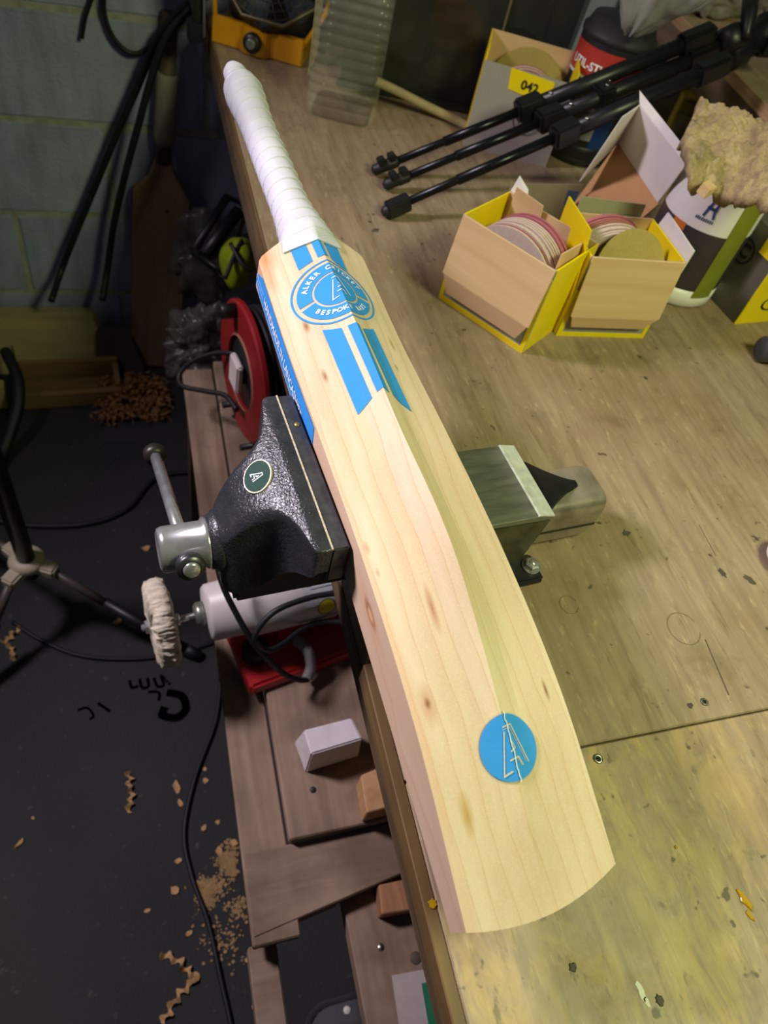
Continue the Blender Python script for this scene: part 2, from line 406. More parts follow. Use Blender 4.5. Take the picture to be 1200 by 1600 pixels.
def knot(u, v0, ru, rv, c, st, wv=None):
    global col
    du = t.math('DIVIDE', t.math('SUBTRACT', U, u), ru)
    dv = t.math('DIVIDE', t.math('SUBTRACT', (W_ if wv is not None else V_), (wv if wv is not None else v0)), rv)
    dd = t.math('SQRT', t.math('ADD', t.math('MULTIPLY', du, du), t.math('MULTIPLY', dv, dv)))
    dd = t.math('ADD', dd, t.math('MULTIPLY', t.math('SUBTRACT', tone, .5), 1.1))
    m_ = t.math('MULTIPLY', t.math('SUBTRACT', 1.0, dd, clamp=True), st, clamp=True)
    if wv is not None: m_ = t.math('MULTIPLY', m_, t.math('LESS_THAN', V_, -.0495))
    col = t.mix(m_, col, srgb(c))
knot(.0, -.045, .03, .012, 'c86a1e', .75); knot(.03, -.047, .02, .008, 'd07a2a', .45)
knot(.094, -.0333, .009, .003, '8a4a1c', .9); knot(.151, -.0334, .008, .0025, '8a4a1c', .8); knot(.120, .037, .012, .003, 'a07a20', .9); knot(.151, .0293, .006, .002, '8a6a1c', .8)
knot(.424, -.0428, .018, .006, 'a85a22', .6); knot(.424, -.0428, .005, .0025, '7a3c14', .9); knot(.366, -.022, .02, .003, 'a05a26', .75); knot(.494, -.0373, .016, .005, 'b08a28', .8)
knot(.436, .0424, .009, .002, '7a4a14', .9); knot(.3095, -.049, .008, .003, 'a05a26', .6); knot(.33, -.0475, .006, .002, 'a05a26', .6)
knot(.35, 0, .045, .012, 'd08a5a', .5, wv=.03); knot(.35, 0, .016, .0075, '7a3208', 1.6, wv=.031); knot(.351, 0, .0085, .0042, 'd9b580', 2.2, wv=.031)
col = t.mix(t.math('MULTIPLY', t.math('LESS_THAN', V_, -.0495), .28), col, srgb('d9a98c'))
t.set(col, .5); t.bump(line, .25, .0002); t.b.inputs['Specular IOR Level'].default_value = .12
M_willow = t.m
# blade mesh : sections across u
NU = 140; XS = [0, .15, .30, .45, .6, .8, 1.0]
rows = []
def section(u, wf, top_f=1.0, u_off=None):
    r = []
    vs = [-x for x in reversed(XS)] + XS[1:]
    b0 = bF(u)
    W2 = bW(u)*wf
    for x in vs:
        uu = u + (u_off(x) if u_off else 0); p = bsurf(uu, x*W2, 0); r.append(Vector((uu, p.y, b0 + (p.z-b0)*top_f)))
    e = .0015
    r += [Vector((u + (u_off(1) if u_off else 0), W2, b0+e)), Vector((u + (u_off(1) if u_off else 0), W2-.004, b0)), Vector((u + (u_off(-1) if u_off else 0), -W2+.004, b0)), Vector((u + (u_off(-1) if u_off else 0), -W2, b0+e))]
    return r
rows.append(section(-.013, .52)); rows.append(section(-.009, .72)); rows.append(section(-.004, .92)); rows.append(section(.0, .985))
for i in range(1, NU+1):
    u = L*i/NU
    k = max(0, (u/L-.5)/.5)**2
    rows.append(section(u, 1.0, 1.0, (lambda x, k=k: (.010*(1-x*x) - .002*x)*k)))
# close the toe with a slightly undercut end
m = MB().grid(rows, smooth=True, close=True)
o_ = len(rows[0]); n_ = len(rows)
m.f.append(tuple(range(o_-1, -1, -1))); m.sm.append(False); m.f.append(tuple((n_-1)*o_ + j for j in range(o_))); m.sm.append(False)
me = m.mesh('blade')
bmx = bmesh.new(); bmx.from_mesh(me)
for e in bmx.edges:
    if len(e.link_faces) == 2 and e.calc_face_angle(0) > .16: e.smooth = False
bmx.to_mesh(me); bmx.free()
blade = link('blade', me, M_willow, bat)
# arris softening on the ridge and edges comes from the section points; stickers follow
OFF = .0005
fs = lambda u, v: bsurf(u, v, OFF); fs2 = lambda u, v: bsurf(u, v, OFF*2.2)
V0 = -.0013
def stick(bm, mt, name, parent, fn=fs, cu=(), step=.006):
    us = [v.co.x for v in bm.verts]; cx = rng(min(us), max(us), step) if us else []
    W_m = bW(sum(us)/len(us)); cutv = [0.0, -.30*W_m, .30*W_m]
    return decal(bm, fn, cx, cutv, name, mt, parent)
st = [stick(poly_bm([[(-.006, -.0236), (-.003, -.0105), (.027, -.0105), (.031, -.0236)]]), M_blue, 'stripe_sticker', blade),
      stick(poly_bm([[(-.003, -.0058), (-.002, .0035), (.0255, .0035), (.0255, -.0058)]]), M_blue, 'stripe_sticker', blade),
      stick(poly_bm([[(.001, .0064), (.003, .0207), (.037, .0200), (.029, .0066)]]), M_blue, 'stripe_sticker', blade),
      stick(poly_bm([[(.1055, -.0236), (.1125, -.0105), (.1895, -.0090), (.1985, -.0218)]]), M_blue, 'stripe_sticker', blade),
      stick(poly_bm([[(.1135, -.0062), (.1150, .0030), (.1890, .0052), (.1855, -.0002), (.1868, -.0048)]]), M_blue, 'stripe_sticker', blade),
      stick(poly_bm([[(.1180, .0062), (.1100, .0207), (.2010, .0236), (.1895, .0098)]]), M_blue, 'stripe_sticker', blade)]
CC = (.0690, -.0018); R_ = .0372
rd = stick(ring_bm(R_-.0017, R_, c=CC), M_blue, 'roundel_sticker', blade)
ga = .06
# angle 0 = +u (toe), pi = handle, -pi/2 = left edge
stick(ring_bm(.0200, .0322, -math.pi/2+.22+ga, math.pi/2-.10-ga, c=CC), M_blue, 'lower_band', rd)
stick(ring_bm(.0200, .0322, math.pi/2-.10+ga, 2*math.pi-math.pi/2+.22-ga, c=CC), M_blue, 'upper_band', rd)
stick(ring_bm(0, .0182, c=CC), M_blue, 'inner_disc', rd)
def arc_text(txt, r, a_mid, span, size, top_out, parent):
    chars = list(txt); n = len(chars)
    for i, ch in enumerate(chars):
        if ch == ' ': continue
        f_ = (i+.5)/n - .5
        # direction: reading left to right as seen with the handle at the top (left = -v)
        ang = a_mid + (-f_*span if top_out else f_*span)
        bm = text_mesh(ch, size, extra=.0002)
        c_, s_ = math.cos(ang), math.sin(ang)
        for v in bm.verts:
            x, y = v.co.x, v.co.y
            rad = r + (y if top_out else -y)
            tang = x
            # tangent: screen-right at the top is +v ; at angle pi -> +v
            tx, ty = ((s_, -c_) if top_out else (-s_, c_))
            v.co = Vector((CC[0] + c_*rad + tx*tang, CC[1] + s_*rad + ty*tang, 0))
        stick(bm, M_whiteprint, 'letter', parent, fs2)
arc_text('ALKER CRICKET', .0261, math.pi+.02, 2.50, .0064, True, rd)
arc_text('BESPOKE BATS', .0261, .06, 2.05, .0060, False, rd)
LOGO = [[(-9.8, -2.5), (15.2, -9.2), (13.8, -3.3)], [(-13, -2.4), (-13.8, 3.5), (10.3, 10.3)], [(-3.9, 1), (.6, 2.5), (2, -.7)], [(7.1, -2.7), (6.1, 3.5), (11.5, 5.4)]]
def logo(parent, cx, cy, s, wd, fn, mt):
    for q in LOGO: stick(poly_bm(stroke([(cx + a*s/1000, cy + b*s/1000) for a, b in q], wd)), mt, 'logo_stroke', parent, fn)
logo(rd, CC[0]-.001, CC[1]+.001, .86, .0008, fs2, M_whiteprint)
# lower round sticker
cl = stick(ring_bm(0, .0214, c=(.4645, .0006)), M_clear('clear_film', (.95,.95,.9,1), .22, .25, (.8,.75,.6)), 'round_sticker', blade)
stick(ring_bm(0, .0203, c=(.4645, .0006)), M_blue, 'blue_disc', cl, fs2)
fs3 = lambda u, v: bsurf(u, v, OFF*3.4)
M_foil = M_plain('pale_foil', 'e9e2cf', .25, .3, var=.1, scale=400)
logo(cl, .4650, .0006, 1.0, .0008, fs3, M_foil); logo(cl, .4656, -.0002, .92, .0003, fs3, M_foil)
rr = random.Random(2); zz = [(.4645-.0212 + .0424*i/26, .0006 + rr.uniform(-.0005, .0005) + .0006) for i in range(27)]
stick(poly_bm(stroke(zz, .0007)), M_whiteprint, 'sticker_crease', cl, lambda u, v: bsurf(u, v, OFF*4.0))
# edge sticker
def fe(off): return lambda u, h: Vector((u, -bW(u)-off, bF(u) + bE(u)*h))
es = decal(poly_bm([[(.003, .30), (.005, .66), (.02, .93), (.1935, .91), (.203, .10), (.014, .12)]]), fe(.0004), rng(.003, .203, .01), [], 'edge_sticker', M_blue, blade)
def edge_stroke(pts, wd):
    decal(poly_bm(stroke(pts, wd)), lambda u, y: Vector((u, -bW(u)-.0008, bF(u) + y)), rng(pts[0][0], pts[-1][0], .01) if abs(pts[0][0]-pts[-1][0]) > .01 else [], [], 'edge_rule', M_whiteprint, es)
edge_stroke([(.004, .0135), (.030, .0118)], .0006); edge_stroke([(.004, .0185), (.030, .0172)], .0006); edge_stroke([(.004, .0135), (.004, .0185)], .0006)
edge_stroke([(.170, .0135), (.198, .0100)], .0006)
bm = text_mesh('HANDMADE IN LANCASHIRE', .0125, extra=.00025)
xs = [v.co.x for v in bm.verts]; wd_ = max(xs)-min(xs)
for v in bm.verts: v.co.x = .0345 + (v.co.x-min(xs))/wd_*.132
decal(bm, lambda u, y: Vector((u, -bW(u)-.0008, bF(u) + .0140 + y)), rng(.0345, .1665, .012), [], 'edge_lettering', M_whiteprint, es)
# grip
HU = [0.004, -.008, -.035, -.07, -.12, -.20, -.235, -.252, -.266, -.276, -.290, -.299]
HW = [.0275, .0265, .0225, .0190, .0183, .0172, .0196, .0202, .0175, .0130, .0123, .0090]
HH = [.0265, .0262, .0225, .0192, .0185, .0175, .0198, .0204, .0176, .0130, .0123, .0090]
HCW = [.0295, .0290, .0260, .0235, .0225, .0215, .0215, .0215, .0210, .0200, .0195, .0190]
xs_r = [-u for u in HU]
NG = 560; NA = 80; rows = []
for i in range(NG+1):
    u = .004 - (.299+.004)*i/NG; q = -u
    a_ = sinterp(q, xs_r, HW); b_ = sinterp(q, xs_r, HH); cw = sinterp(q, xs_r, HCW)
    r = []
    for j in range(NA):
        th = 2*math.pi*j/NA
        ph = (q/.0158 + th/(2*math.pi)) % 1.0
        st_ = .0010*(1-ph)**1.5 if q > .002 else .0004
        st_ *= max(0, min(1, (.297-q)/.01))
        vv = -.028*max(q, 0) + (a_+st_)*math.cos(th) - .002*max(0, 1-q/.03); ww = cw + (b_+st_)*math.sin(th)
        kk = max(0, min(1, (q+.002)/.034)); kk = kk*kk*(3-2*kk)
        if math.sin(th) > -.2:
            wb = bsurf(max(u, 0), vv*.97).z + .0016
            ww = wb*(1-kk) + ww*kk if math.sin(th) > .12 else ww
        r.append(Vector((u, vv, ww)))
    rows.append(r)
m = MB().grid(rows, True, True); m.f.append(tuple(range(NG*NA, NG*NA+NA))); m.sm.append(True); m.f.append(tuple(range(NA-1, -1, -1))); m.sm.append(False)
t = NT('white_grip'); v = t.mapping(); wv = t.node('ShaderNodeTexWave'); wv.wave_type = 'BANDS'; wv.bands_direction = 'DIAGONAL'
t.t.links.new(v, wv.inputs[0]); wv.inputs['Scale'].default_value = 260
t.set(t.ramp(t.noise(v, 40, 3), [(.3, srgb('c2c3cb')), (.7, srgb('cecfd6'))]), .6); t.bump(wv.outputs['Fac'], .12, .0003)
m.build('handle_grip', t.m, bat)

# ================================================================== BENCH VISE
VA = math.radians(5.6)
VM = T(0.0, .365, BZ) @ Matrix.Rotation(VA, 4, 'Z')
vise = thing('bench_vise', 'black cast-iron bench vise with green badge and chrome screw gripping the bat', 'vise', M=VM)
t = NT('hammered_paint'); v = t.mapping(); nz = t.noise(v, 420, 2, .5, .8); n2 = t.noise(v, 60, 4); n3 = t.noise(v, 900, 2)
col = t.ramp(n2, [(.3, srgb('303236')), (.7, srgb('424449'))]); col = t.mix(t.ramp(n3, [(.66, G(0)), (.75, G(.6))]), col, srgb('8d8880'))
t.set(col, .30, .35); t.bump(nz, .55, .0013); M_hammer = t.m
M_jawsteel = M_plain('dark_jaw_steel', '4a4b50', .40, .45, var=.4, scale=90)
M_darkiron = M_plain('dark_iron', '15161a', .5, .2, var=.25, scale=60, bump=.0004)
# moving jaw casting: loft of rounded sections along x
ST = [(-.0560, .080, .080, .150, .118), (-.0640, .080, .080, .1500, .117), (-.0685, .0775, .079, .1495, .112), (-.0725, .060, .066, .1485, .100), (-.0775, .047, .054, .1470, .085), (-.0840, .0385, .047, .1440, .070), (-.0920, .0335, .0435, .1385, .056), (-.1000, .0300, .042, .1310, .048), (-.1080, .0270, .0405, .1210, .044), (-.1150, .0235, .038, .1090, .042), (-.1200, .0195, .034, .0990, .043), (-.1225, .0150, .028, .0920, .046)]
XS_ = [-s[0] for s in ST]
rows = []
for i in range(49):
    q = .0560 + (.1225-.0560)*i/48
    ht, hb, zt, zb = (sinterp(q, XS_, [s[k] for s in ST]) for k in (1, 2, 3, 4))
    r = []; N = 12
    rc = min(.010, ht*.5)*min(1, max(.15, (q-.060)/.03))
    for k in range(9):   # rounded near-top corner to far-top corner
        a = math.pi/2*k/8; r.append(Vector((-q, -(ht-rc) - rc*math.cos(a), zt-rc + rc*math.sin(a))))
    for k in range(9):
        a = math.pi/2*(1-k/8); r.append(Vector((-q, (ht-rc) + rc*math.cos(a), zt-rc + rc*math.sin(a))))
    r += [Vector((-q, hb, zb+.004)), Vector((-q, hb-.004, zb)), Vector((-q, -hb+.004, zb)), Vector((-q, -hb, zb+.004))]
    rows.append(r)
m = MB().grid(rows, True, True); k = len(rows[0]); m.f += [tuple(range(k-1, -1, -1)), tuple(range(48*k, 49*k))]; m.sm += [False, False]
me = m.mesh('moving_jaw'); bmx = bmesh.new(); bmx.from_mesh(me)
for e in bmx.edges:
    if len(e.link_faces) == 2 and e.calc_face_angle(0) > .6: e.smooth = False
bmx.to_mesh(me); bmx.free()
mj = link('moving_jaw', me, M_hammer, vise)
MB().box((-.0558, -.0800, .108), (-.0425, .0800, .1495)).build('jaw_plate', M_jawsteel, vise, bevel=.0012)
for y in (.045,): MB().lathe([(.0026, 0), (.0022, .0008), (0, .0010)], frame((-.0475, y, .1493), (0,0,1)), 14).build('jaw_screw', M_plain('brass_screw', 'b59a5a', .4, .8), vise)
MB().box((-.0566, -.0795, .1488), (-.0552, .0795, .1504)).build('dusty_seam', M_plain('pale_dust', 'b8ab9c', .9, var=.3, scale=300), vise)
# slide beam under the moving jaw
MB().box((-.112, -.0315, .018), (-.006, .0315, .062)).build('slide_beam', M_darkiron, vise, bevel=.003)
MB().box((-.108, -.036, .040), (-.070, .036, .072)).build('beam_shoulder', M_darkiron, vise, bevel=.004)
# screw boss, spindle head and handle
AX = Matrix.Rotation(-math.pi/2, 4, 'Y')   # z -> -x
def axial(prof, M, nm, mt, n=40): return MB().lathe(prof, M, n).build(nm, mt, vise)
SZ = .070
axial([(.0265, 0), (.0265, .004), (.0235, .0065), (.0225, .010), (.0, .010)], T(-.118, 0, SZ) @ AX, 'screw_boss', M_hammer)
axial([(.0205, 0), (.0215, .002), (.0215, .004), (.0192, .006), (.0192, .036), (.0180, .0395), (.0150, .041), (.0120, .0385), (0, .0385)], T(-.127, 0, SZ) @ AX, 'spindle_head', M_chrome)
hd = Vector((0, -.917, .40)).normalized(); hc = Vector((-.147, -.002, SZ))
hb_ = thing_bar = MB().tube([hc + hd*.026, hc - hd*.185], .0057, 20).build('handle_bar', M_chrome, vise)
KM = frame(hc + hd*.023, hd)
kn = []
for i in range(48):
    pass
m = MB(); rows = []
for z, r in ((0, .0085), (.001, .0108), (.007, .0112), (.009, .0105), (.010, .0075)):
    rows.append([KM @ Vector(((r + (.0005 if (j % 2 and .0005 < z < .008) else 0))*math.cos(2*math.pi*j/60), (r + (.0005 if (j % 2 and .0005 < z < .008) else 0))*math.sin(2*math.pi*j/60), z)) for j in range(60)])
m.grid(rows, True, True); m.f.append(tuple(range(59, -1, -1))); m.sm.append(False)
hk = m.build('handle_knob', M_plain('knurled_ring', '4c4d50', .35, .8, var=.3), vise)
MB().lathe([(.0068, .006), (.0068, .0112), (.0055, .0125), (0, .0127)], KM, 28).build('knob_face', M_chrome, hk)
MB().lathe([(.0062, 0), (.0105, .002), (.0115, .006), (.0115, .012), (.009, .0145), (.0, .0150)], frame(hc - hd*.180, -hd), 28).build('handle_knob', M_plain('dark_ball', '3a3532', .4, .6), vise)
# badge on the sloping top of the moving jaw
def jaw_top(x): return sinterp(-x, XS_, [s[3] for s in ST])
bx = -.0895; sl = (jaw_top(bx+.002)-jaw_top(bx-.002))/.004
nb = Vector((-sl, 0, 1)).normalized(); BMX = frame((bx, .004, jaw_top(bx)+.0003), nb, (-1, 0, 0))
M_badge = M_plain('green_badge', '0d3a30', .5, var=.1); M_badge.node_tree.nodes['Principled BSDF'].inputs['Specular IOR Level'].default_value = .12; M_brass = M_plain('badge_rim', 'd8c6ae', .35, .4)
el = [(.0126*math.cos(2*math.pi*i/48)*1.0, .0148*math.sin(2*math.pi*i/48)) for i in range(48)]
MBB = BMX @ Matrix.Rotation(-.25, 4, 'Z')
bg = MB().prism([(a*1.0, b*1.0) for a, b in el], -.002, .0009, MBB).build('badge', M_brass, vise, bevel=.0003, seg=1)
MB().prism([(a*.92, b*.93) for a, b in el], 0, .0012, MBB).build('badge_face', M_badge, bg)
LM = BMX @ Matrix.Rotation(-.15, 4, 'Z')
for q in LOGO: decal(poly_bm(stroke([(a*.36/1000, b*.36/1000) for a, b in q], .0008)), lambda x, y: LM @ Vector((x, y, .0015)), name='badge_logo', mat=M_whiteprint, parent=bg)
# fixed body
MB().box((.070, -.052, .085), (.078, .052, .128)).build('jaw_plate', M_jawsteel, vise, bevel=.0012)
MB().hexa([(.082, -.045, .03), (.112, -.045, .03), (.112, .045, .03), (.082, .045, .03)], [(.0785, -.05, .120), (.090, -.046, .112), (.090, .046, .112), (.0785, .05, .120)]).build('fixed_jaw', M_hammer, vise, bevel=.003)
# anvil block with chamfered back edge and tapering sides
MB().hexa([(.060, -.0445, .002), (.172, -.0440, .002), (.172, .0440, .002), (.060, .0445, .002)], [(.060, -.0447, .0812), (.1815, -.0445, .0790), (.1815, .0445, .0790), (.060, .0447, .0812)]).build('fixed_body', M_plain('oily_iron', '57553f', .38, .45, var=.45, scale=35), vise, bevel=.002)
m = MB(); prof = [(.090, .0815), (.090, .0875), (.1660, .0875), (.1800, .0835), (.1835, .0790), (.172, .0790)]
m.add([(x, -.0448, z) for x, z in prof] + [(x, .0448, z) for x, z in prof], [tuple(range(5, -1, -1)), tuple(range(6, 12))] + [(i, (i+1) % 6, (i+1) % 6+6, i+6) for i in range(6)])
anv = m.build('anvil', M_steel, vise, bevel=.0008, seg=1)
MB().hexa([(.1615, -.0446, .0870), (.1800, -.0446, .0825), (.1800, .0446, .0825), (.1615, .0446, .0870)], [(.1640, -.0446, .0885), (.1815, -.0446, .0842), (.1815, .0446, .0842), (.1640, .0446, .0885)]).build('worn_lit_edge', M_plain('lit_bare_steel', 'c9cfbd', .3, .3, var=.25, scale=70), anv)  # worn bare steel, paler to put the lamp's bright stripe into its colour
# horn: web that narrows from the anvil to the tail
rows = []
for i in range(19):
    f_ = i/18; x = .176 + .062*f_; hw = .0355*(1-f_)**1.7 + .0065 + .002*(1-f_); zt = .078 - .010*f_**1.5
    rows.append([Vector((x, -hw, .045)), Vector((x, -hw, zt-.004)), Vector((x, -hw+.004, zt)), Vector((x, hw-.004, zt)), Vector((x, hw, zt-.004)), Vector((x, hw, .045))])
m = MB().grid(rows, True, True); m.f += [tuple(range(5, -1, -1)), tuple(18*6+j for j in range(6))]; m.sm += [False]*2
m.build('horn', M_darkiron, vise)
rows = []
for x, s in ((.150, 1), (.258, 1), (.264, .97), (.267, .88)):
    r = []
    for k in range(17):
        a = math.pi*k/16; r.append(Vector((x, -.0285*s*math.copysign(abs(math.cos(a))**.45, math.cos(a)), .040 + .026*s*math.sin(a)**.5)))
    r += [Vector((x, .0285*s, .014)), Vector((x, -.0285*s, .014))]
    rows.append(r)
m = MB().grid(rows, True, True); k = len(rows[0]); m.f += [tuple(range(k-1, -1, -1)), tuple(3*k+j for j in range(k))]; m.sm += [False]*2
me = m.mesh('slide_tail'); bmx = bmesh.new(); bmx.from_mesh(me)
for e in bmx.edges:
    if len(e.link_faces) == 2 and e.calc_face_angle(0) > .5: e.smooth = False
bmx.to_mesh(me); bmx.free()
tl = link('slide_tail', me, M_plain('worn_chrome', 'a89f8c', .28, .6, var=.45, scale=25), vise)
MB().box((.17, -.0292, .029), (.262, -.0270, .0315)).build('tail_groove', M_darkiron, tl)
# base with lugs and bolts
MB().lathe([(.062, 0), (.062, .010), (.055, .016), (.045, .016)], T(.105, 0, 0), 40).build('base', M_darkiron, vise)
for y in (-.052, .052):
    lg = MB().box((.150, y-.016, 0), (.190, y+.016, .010)).build('base_lug', M_darkiron, vise, bevel=.003)
    bt = MB().lathe([(.0095, .010), (.0095, .012), (.0045, .012), (.0045, .018), (0, .0185)], T(.181, y, 0), 24).build('bolt', M_chrome, vise)
    MB().lathe([(.0078, .012), (.0078, .0165), (.006, .0175)], T(.181, y, 0), 6, smooth=False).build('nut', M_chrome, bt)

# ================================================================== BENCH TOP CLUTTER
def wall_box(parent, W, D, H, th, mats, front_h=None):
    """open-topped carton, local: x width, y depth (0 = front), z up. mats: front,right,back,left,bottom"""
    fh = front_h or H
    MB().box((0, 0, 0), (W, th, fh)).build('front_panel', mats[0], parent)
    MB().box((W-th, th, 0), (W, D-th, H)).build('side_panel', mats[1], parent)
    MB().box((0, D-th, 0), (W, D, H)).build('back_panel', mats[2], parent)
    MB().box((0, th, 0), (th, D-th, H)).build('side_panel', mats[3], parent)
    MB().box((th, th, 0), (W-th, D-th, th)).build('bottom_panel', mats[4], parent)
def edge_strip(parent, pts, wd, mt, name, z_off):   # flat printed strip on a panel in local coordinates (quads of 3d points)
    MB().panel(pts, wd).build(name, mt, parent)
M_pink = M_plain('pink_abrasive', 'b06470', .85, var=.08, scale=300)
M_pinklight = M_plain('disc_backing', 'cfb7ae', .85, var=.08, scale=200)
M_buffdisc = M_plain('buff_abrasive', 'b09a58', .85, var=.08, scale=300)
M_rust = M_plain('rust_abrasive', 'a4695a', .85, var=.08, scale=300)
def disc(name_label, R, th, M, mt, group, cat='sanding disc', nm='sanding_disc'):
    prof = [(R, 0), (R, th)]; o = MB().lathe([(.008, 0)] + prof + [(.008, th)], M, 40, cap=False)
    # thin closed ring with a centre hole
    vs = len(o.v)
    o2 = MB().lathe([(.008, 0), (R, 0), (R, th), (.008, th), (.008, 0)], M, 40, cap=False, smooth=False).build(nm, mt)
    return tag(o2, name_label, cat, group)
def carton(name, label, A, Bp, D, H, side=1):
    """A, Bp front bottom corners (left,right) on the bench"""
    A = Vector(A); Bp = Vector(Bp); d = (Bp-A); W = d.length; rz = math.atan2(d.y, d.x)
    o = thing(name, label, 'box', (A.x, A.y, BZ), rz); return o, W, rz
# ---- carton in front of the white tub pair: left one
A1 = bench(685, 465); B1 = bench(815, 552)
bxB, WB, rB = carton('sanding_disc_box', 'open yellow-edged carton of pink sanding discs with brown flap folded down, nearest the bat', A1, B1, .112, .124)
DB, HB = .108, .124
wall_box(bxB, WB, DB, HB, .0022, (M_greycard, M_yellow, M_card, M_yellow, M_card))
yb = []
for nm_, x0, x1, z0, z1 in (('yellow_border', 0, WB, 0, .008), ('yellow_border', 0, .006, .008, HB*.6), ('yellow_border', WB-.006, WB, .008, HB*.9)):
    MB().box((x0, -.0006, z0), (x1, 0, z1)).build(nm_, M_yellow, bxB)
def hang_flap(parent, W, H, z_fold, z_low, tab):
    fl = MB(); 
    fl.hexa([(.001, -.012, z_fold), (W-.001, -.012, z_fold), (W-.001, -.010, z_fold), (.001, -.010, z_fold)], [(.001, -.0012, H), (W-.001, -.0012, H), (W-.001, .0012, H), (.001, .0012, H)])
    f1 = fl.build('front_flap', M_card, parent, bevel=.0006, seg=1)
    f2 = MB().hexa([(.012, -.0075, z_low), (W-.014, -.0075, z_low), (W-.014, -.0055, z_low), (.012, -.0055, z_low)], [(.003, -.0118, z_fold), (W-.003, -.0118, z_fold), (W-.003, -.0098, z_fold), (.003, -.0098, z_fold)])
    f2.build('flap_tab', M_card, f1, bevel=.0006, seg=1)
hang_flap(bxB, WB, HB+.0005, .045, .018, 0)
# inner flaps standing / folded inside
MB().hexa([(.010, DB-.006, .07), (.062, DB-.006, .07), (.062, DB-.004, .07), (.010, DB-.004, .07)], [(.012, DB-.010, .138), (.056, DB-.010, .134), (.056, DB-.008, .134), (.012, DB-.008, .138)]).build('inner_flap', M_card, bxB)
MB().hexa([(WB-.010, .020, .08), (WB-.008, .020, .08), (WB-.008, .095, .08), (WB-.010, .095, .08)], [(WB-.013, .026, .132), (WB-.011, .026, .132), (WB-.011, .09, .128), (WB-.013, .09, .128)]).build('inner_flap', M_card, bxB)
MB().panel([(.0, DB+.001, HB), (.004, DB+.004, HB+.022), (.022, DB+.004, HB+.012), (.028, DB+.001, HB)], .0016).build('torn_corner', M_whitecard, bxB)
FM = T(A1.x, A1.y, BZ) @ Matrix.Rotation(rB, 4, 'Z')
def stack(FM, W, D, y0, specs, R, lean, cx, label, group, z0=.0035):
    y = y0
    for k, (mt, th, gap) in enumerate(specs):
        M = FM @ T(cx, y, R + z0 + .0005*(k % 3)) @ Matrix.Rotation(-math.pi/2 + lean, 4, 'X')
        disc(label[k] if isinstance(label, list) else label, R - .0008*(k % 2), th, M, mt, group); y += th + gap
lab = 'pale round sanding disc in the packed row inside the left yellow-edged carton'
stack(FM, WB, DB, .022, [(M_pinklight, .0030, .0022), (M_rust, .0022, .0018)] + [(M_pinklight, .0030, .0024)]*6 + [(M_pink, .0030, .002)]*3, .0645, .06, WB/2+.001,
      [lab]*8 + ['pink round sanding disc standing at the back of the left yellow-edged carton']*3, 'sanding discs in the left carton')
# ---- right carton
A2 = bench(868, 524); B2 = bench(1004, 528)
bxC, WC, rC = carton('sanding_disc_box', 'yellow-edged carton beside the white tub holding a tilted buff sanding disc', A2, B2, .112, .124)
DC, HC = .104, .122
wall_box(bxC, WC, DC, HC, .0022, (M_greycard, M_yellow, M_card, M_yellow, M_card))
for nm_, x0, x1, z0, z1 in (('yellow_border', 0, WC, 0, .007), ('yellow_border', 0, .007, .007, HC*.6), ('yellow_border', WC-.006, WC, .007, .03)):
    MB().box((x0, -.0006, z0), (x1, 0, z1)).build(nm_, M_yellow, bxC)
hang_flap(bxC, WC, HC+.0005, .040, .020, 0)
MB().hexa([(-.001, .002, .06), (.0, .002, .06), (.0, .1, .06), (-.001, .1, .06)], [(-.010, .012, .150), (-.008, .012, .150), (-.008, .09, .150), (-.010, .09, .150)]).build('side_flap', M_yellow, bxC)
MB().hexa([(WC+.0005, .002, .08), (WC+.002, .002, .08), (WC+.002, .1, .08), (WC+.0005, .1, .08)], [(WC+.006, .006, .136), (WC+.008, .006, .136), (WC+.008, .09, .140), (WC+.006, .09, .140)]).build('side_flap', M_whitecard, bxC)
MB().panel([(.02, DC+.002, HC-.02), (.02, DC+.004, HC+.020), (.12, DC+.004, HC+.016), (.12, DC+.002, HC-.02)], .0016).build('back_flap', M_plain('pale_green_card', '9d9c80', .7), bxC)
MB().panel([(.0, DC+.006, HC+.005), (.0, DC+.008, HC+.024), (.016, DC+.008, HC+.024), (.014, DC+.006, HC+.005)], .0014).build('blue_label', M_plain('navy_card', '24345e', .6), bxC)
FM = T(A2.x, A2.y, BZ) @ Matrix.Rotation(rC, 4, 'Z')
stack(FM, WC, DC, .058, [(M_pinklight, .0028, .0022)]*5 + [(M_rust, .0025, .002)]*2 + [(M_pink, .003, .002)]*3, .0620, .10, WC/2+.002,
      ['pale round sanding disc in the packed row inside the right carton']*5 + ['rust-red round sanding disc standing at the back of the right carton']*5, 'sanding discs in the right carton')
disc('buff sanding disc leaning tilted at the front of the right carton', .052, .0016, FM @ T(WC/2+.012, .026, .090) @ Matrix.Rotation(-math.pi/2-.42, 4, 'X'), M_buffdisc, None)

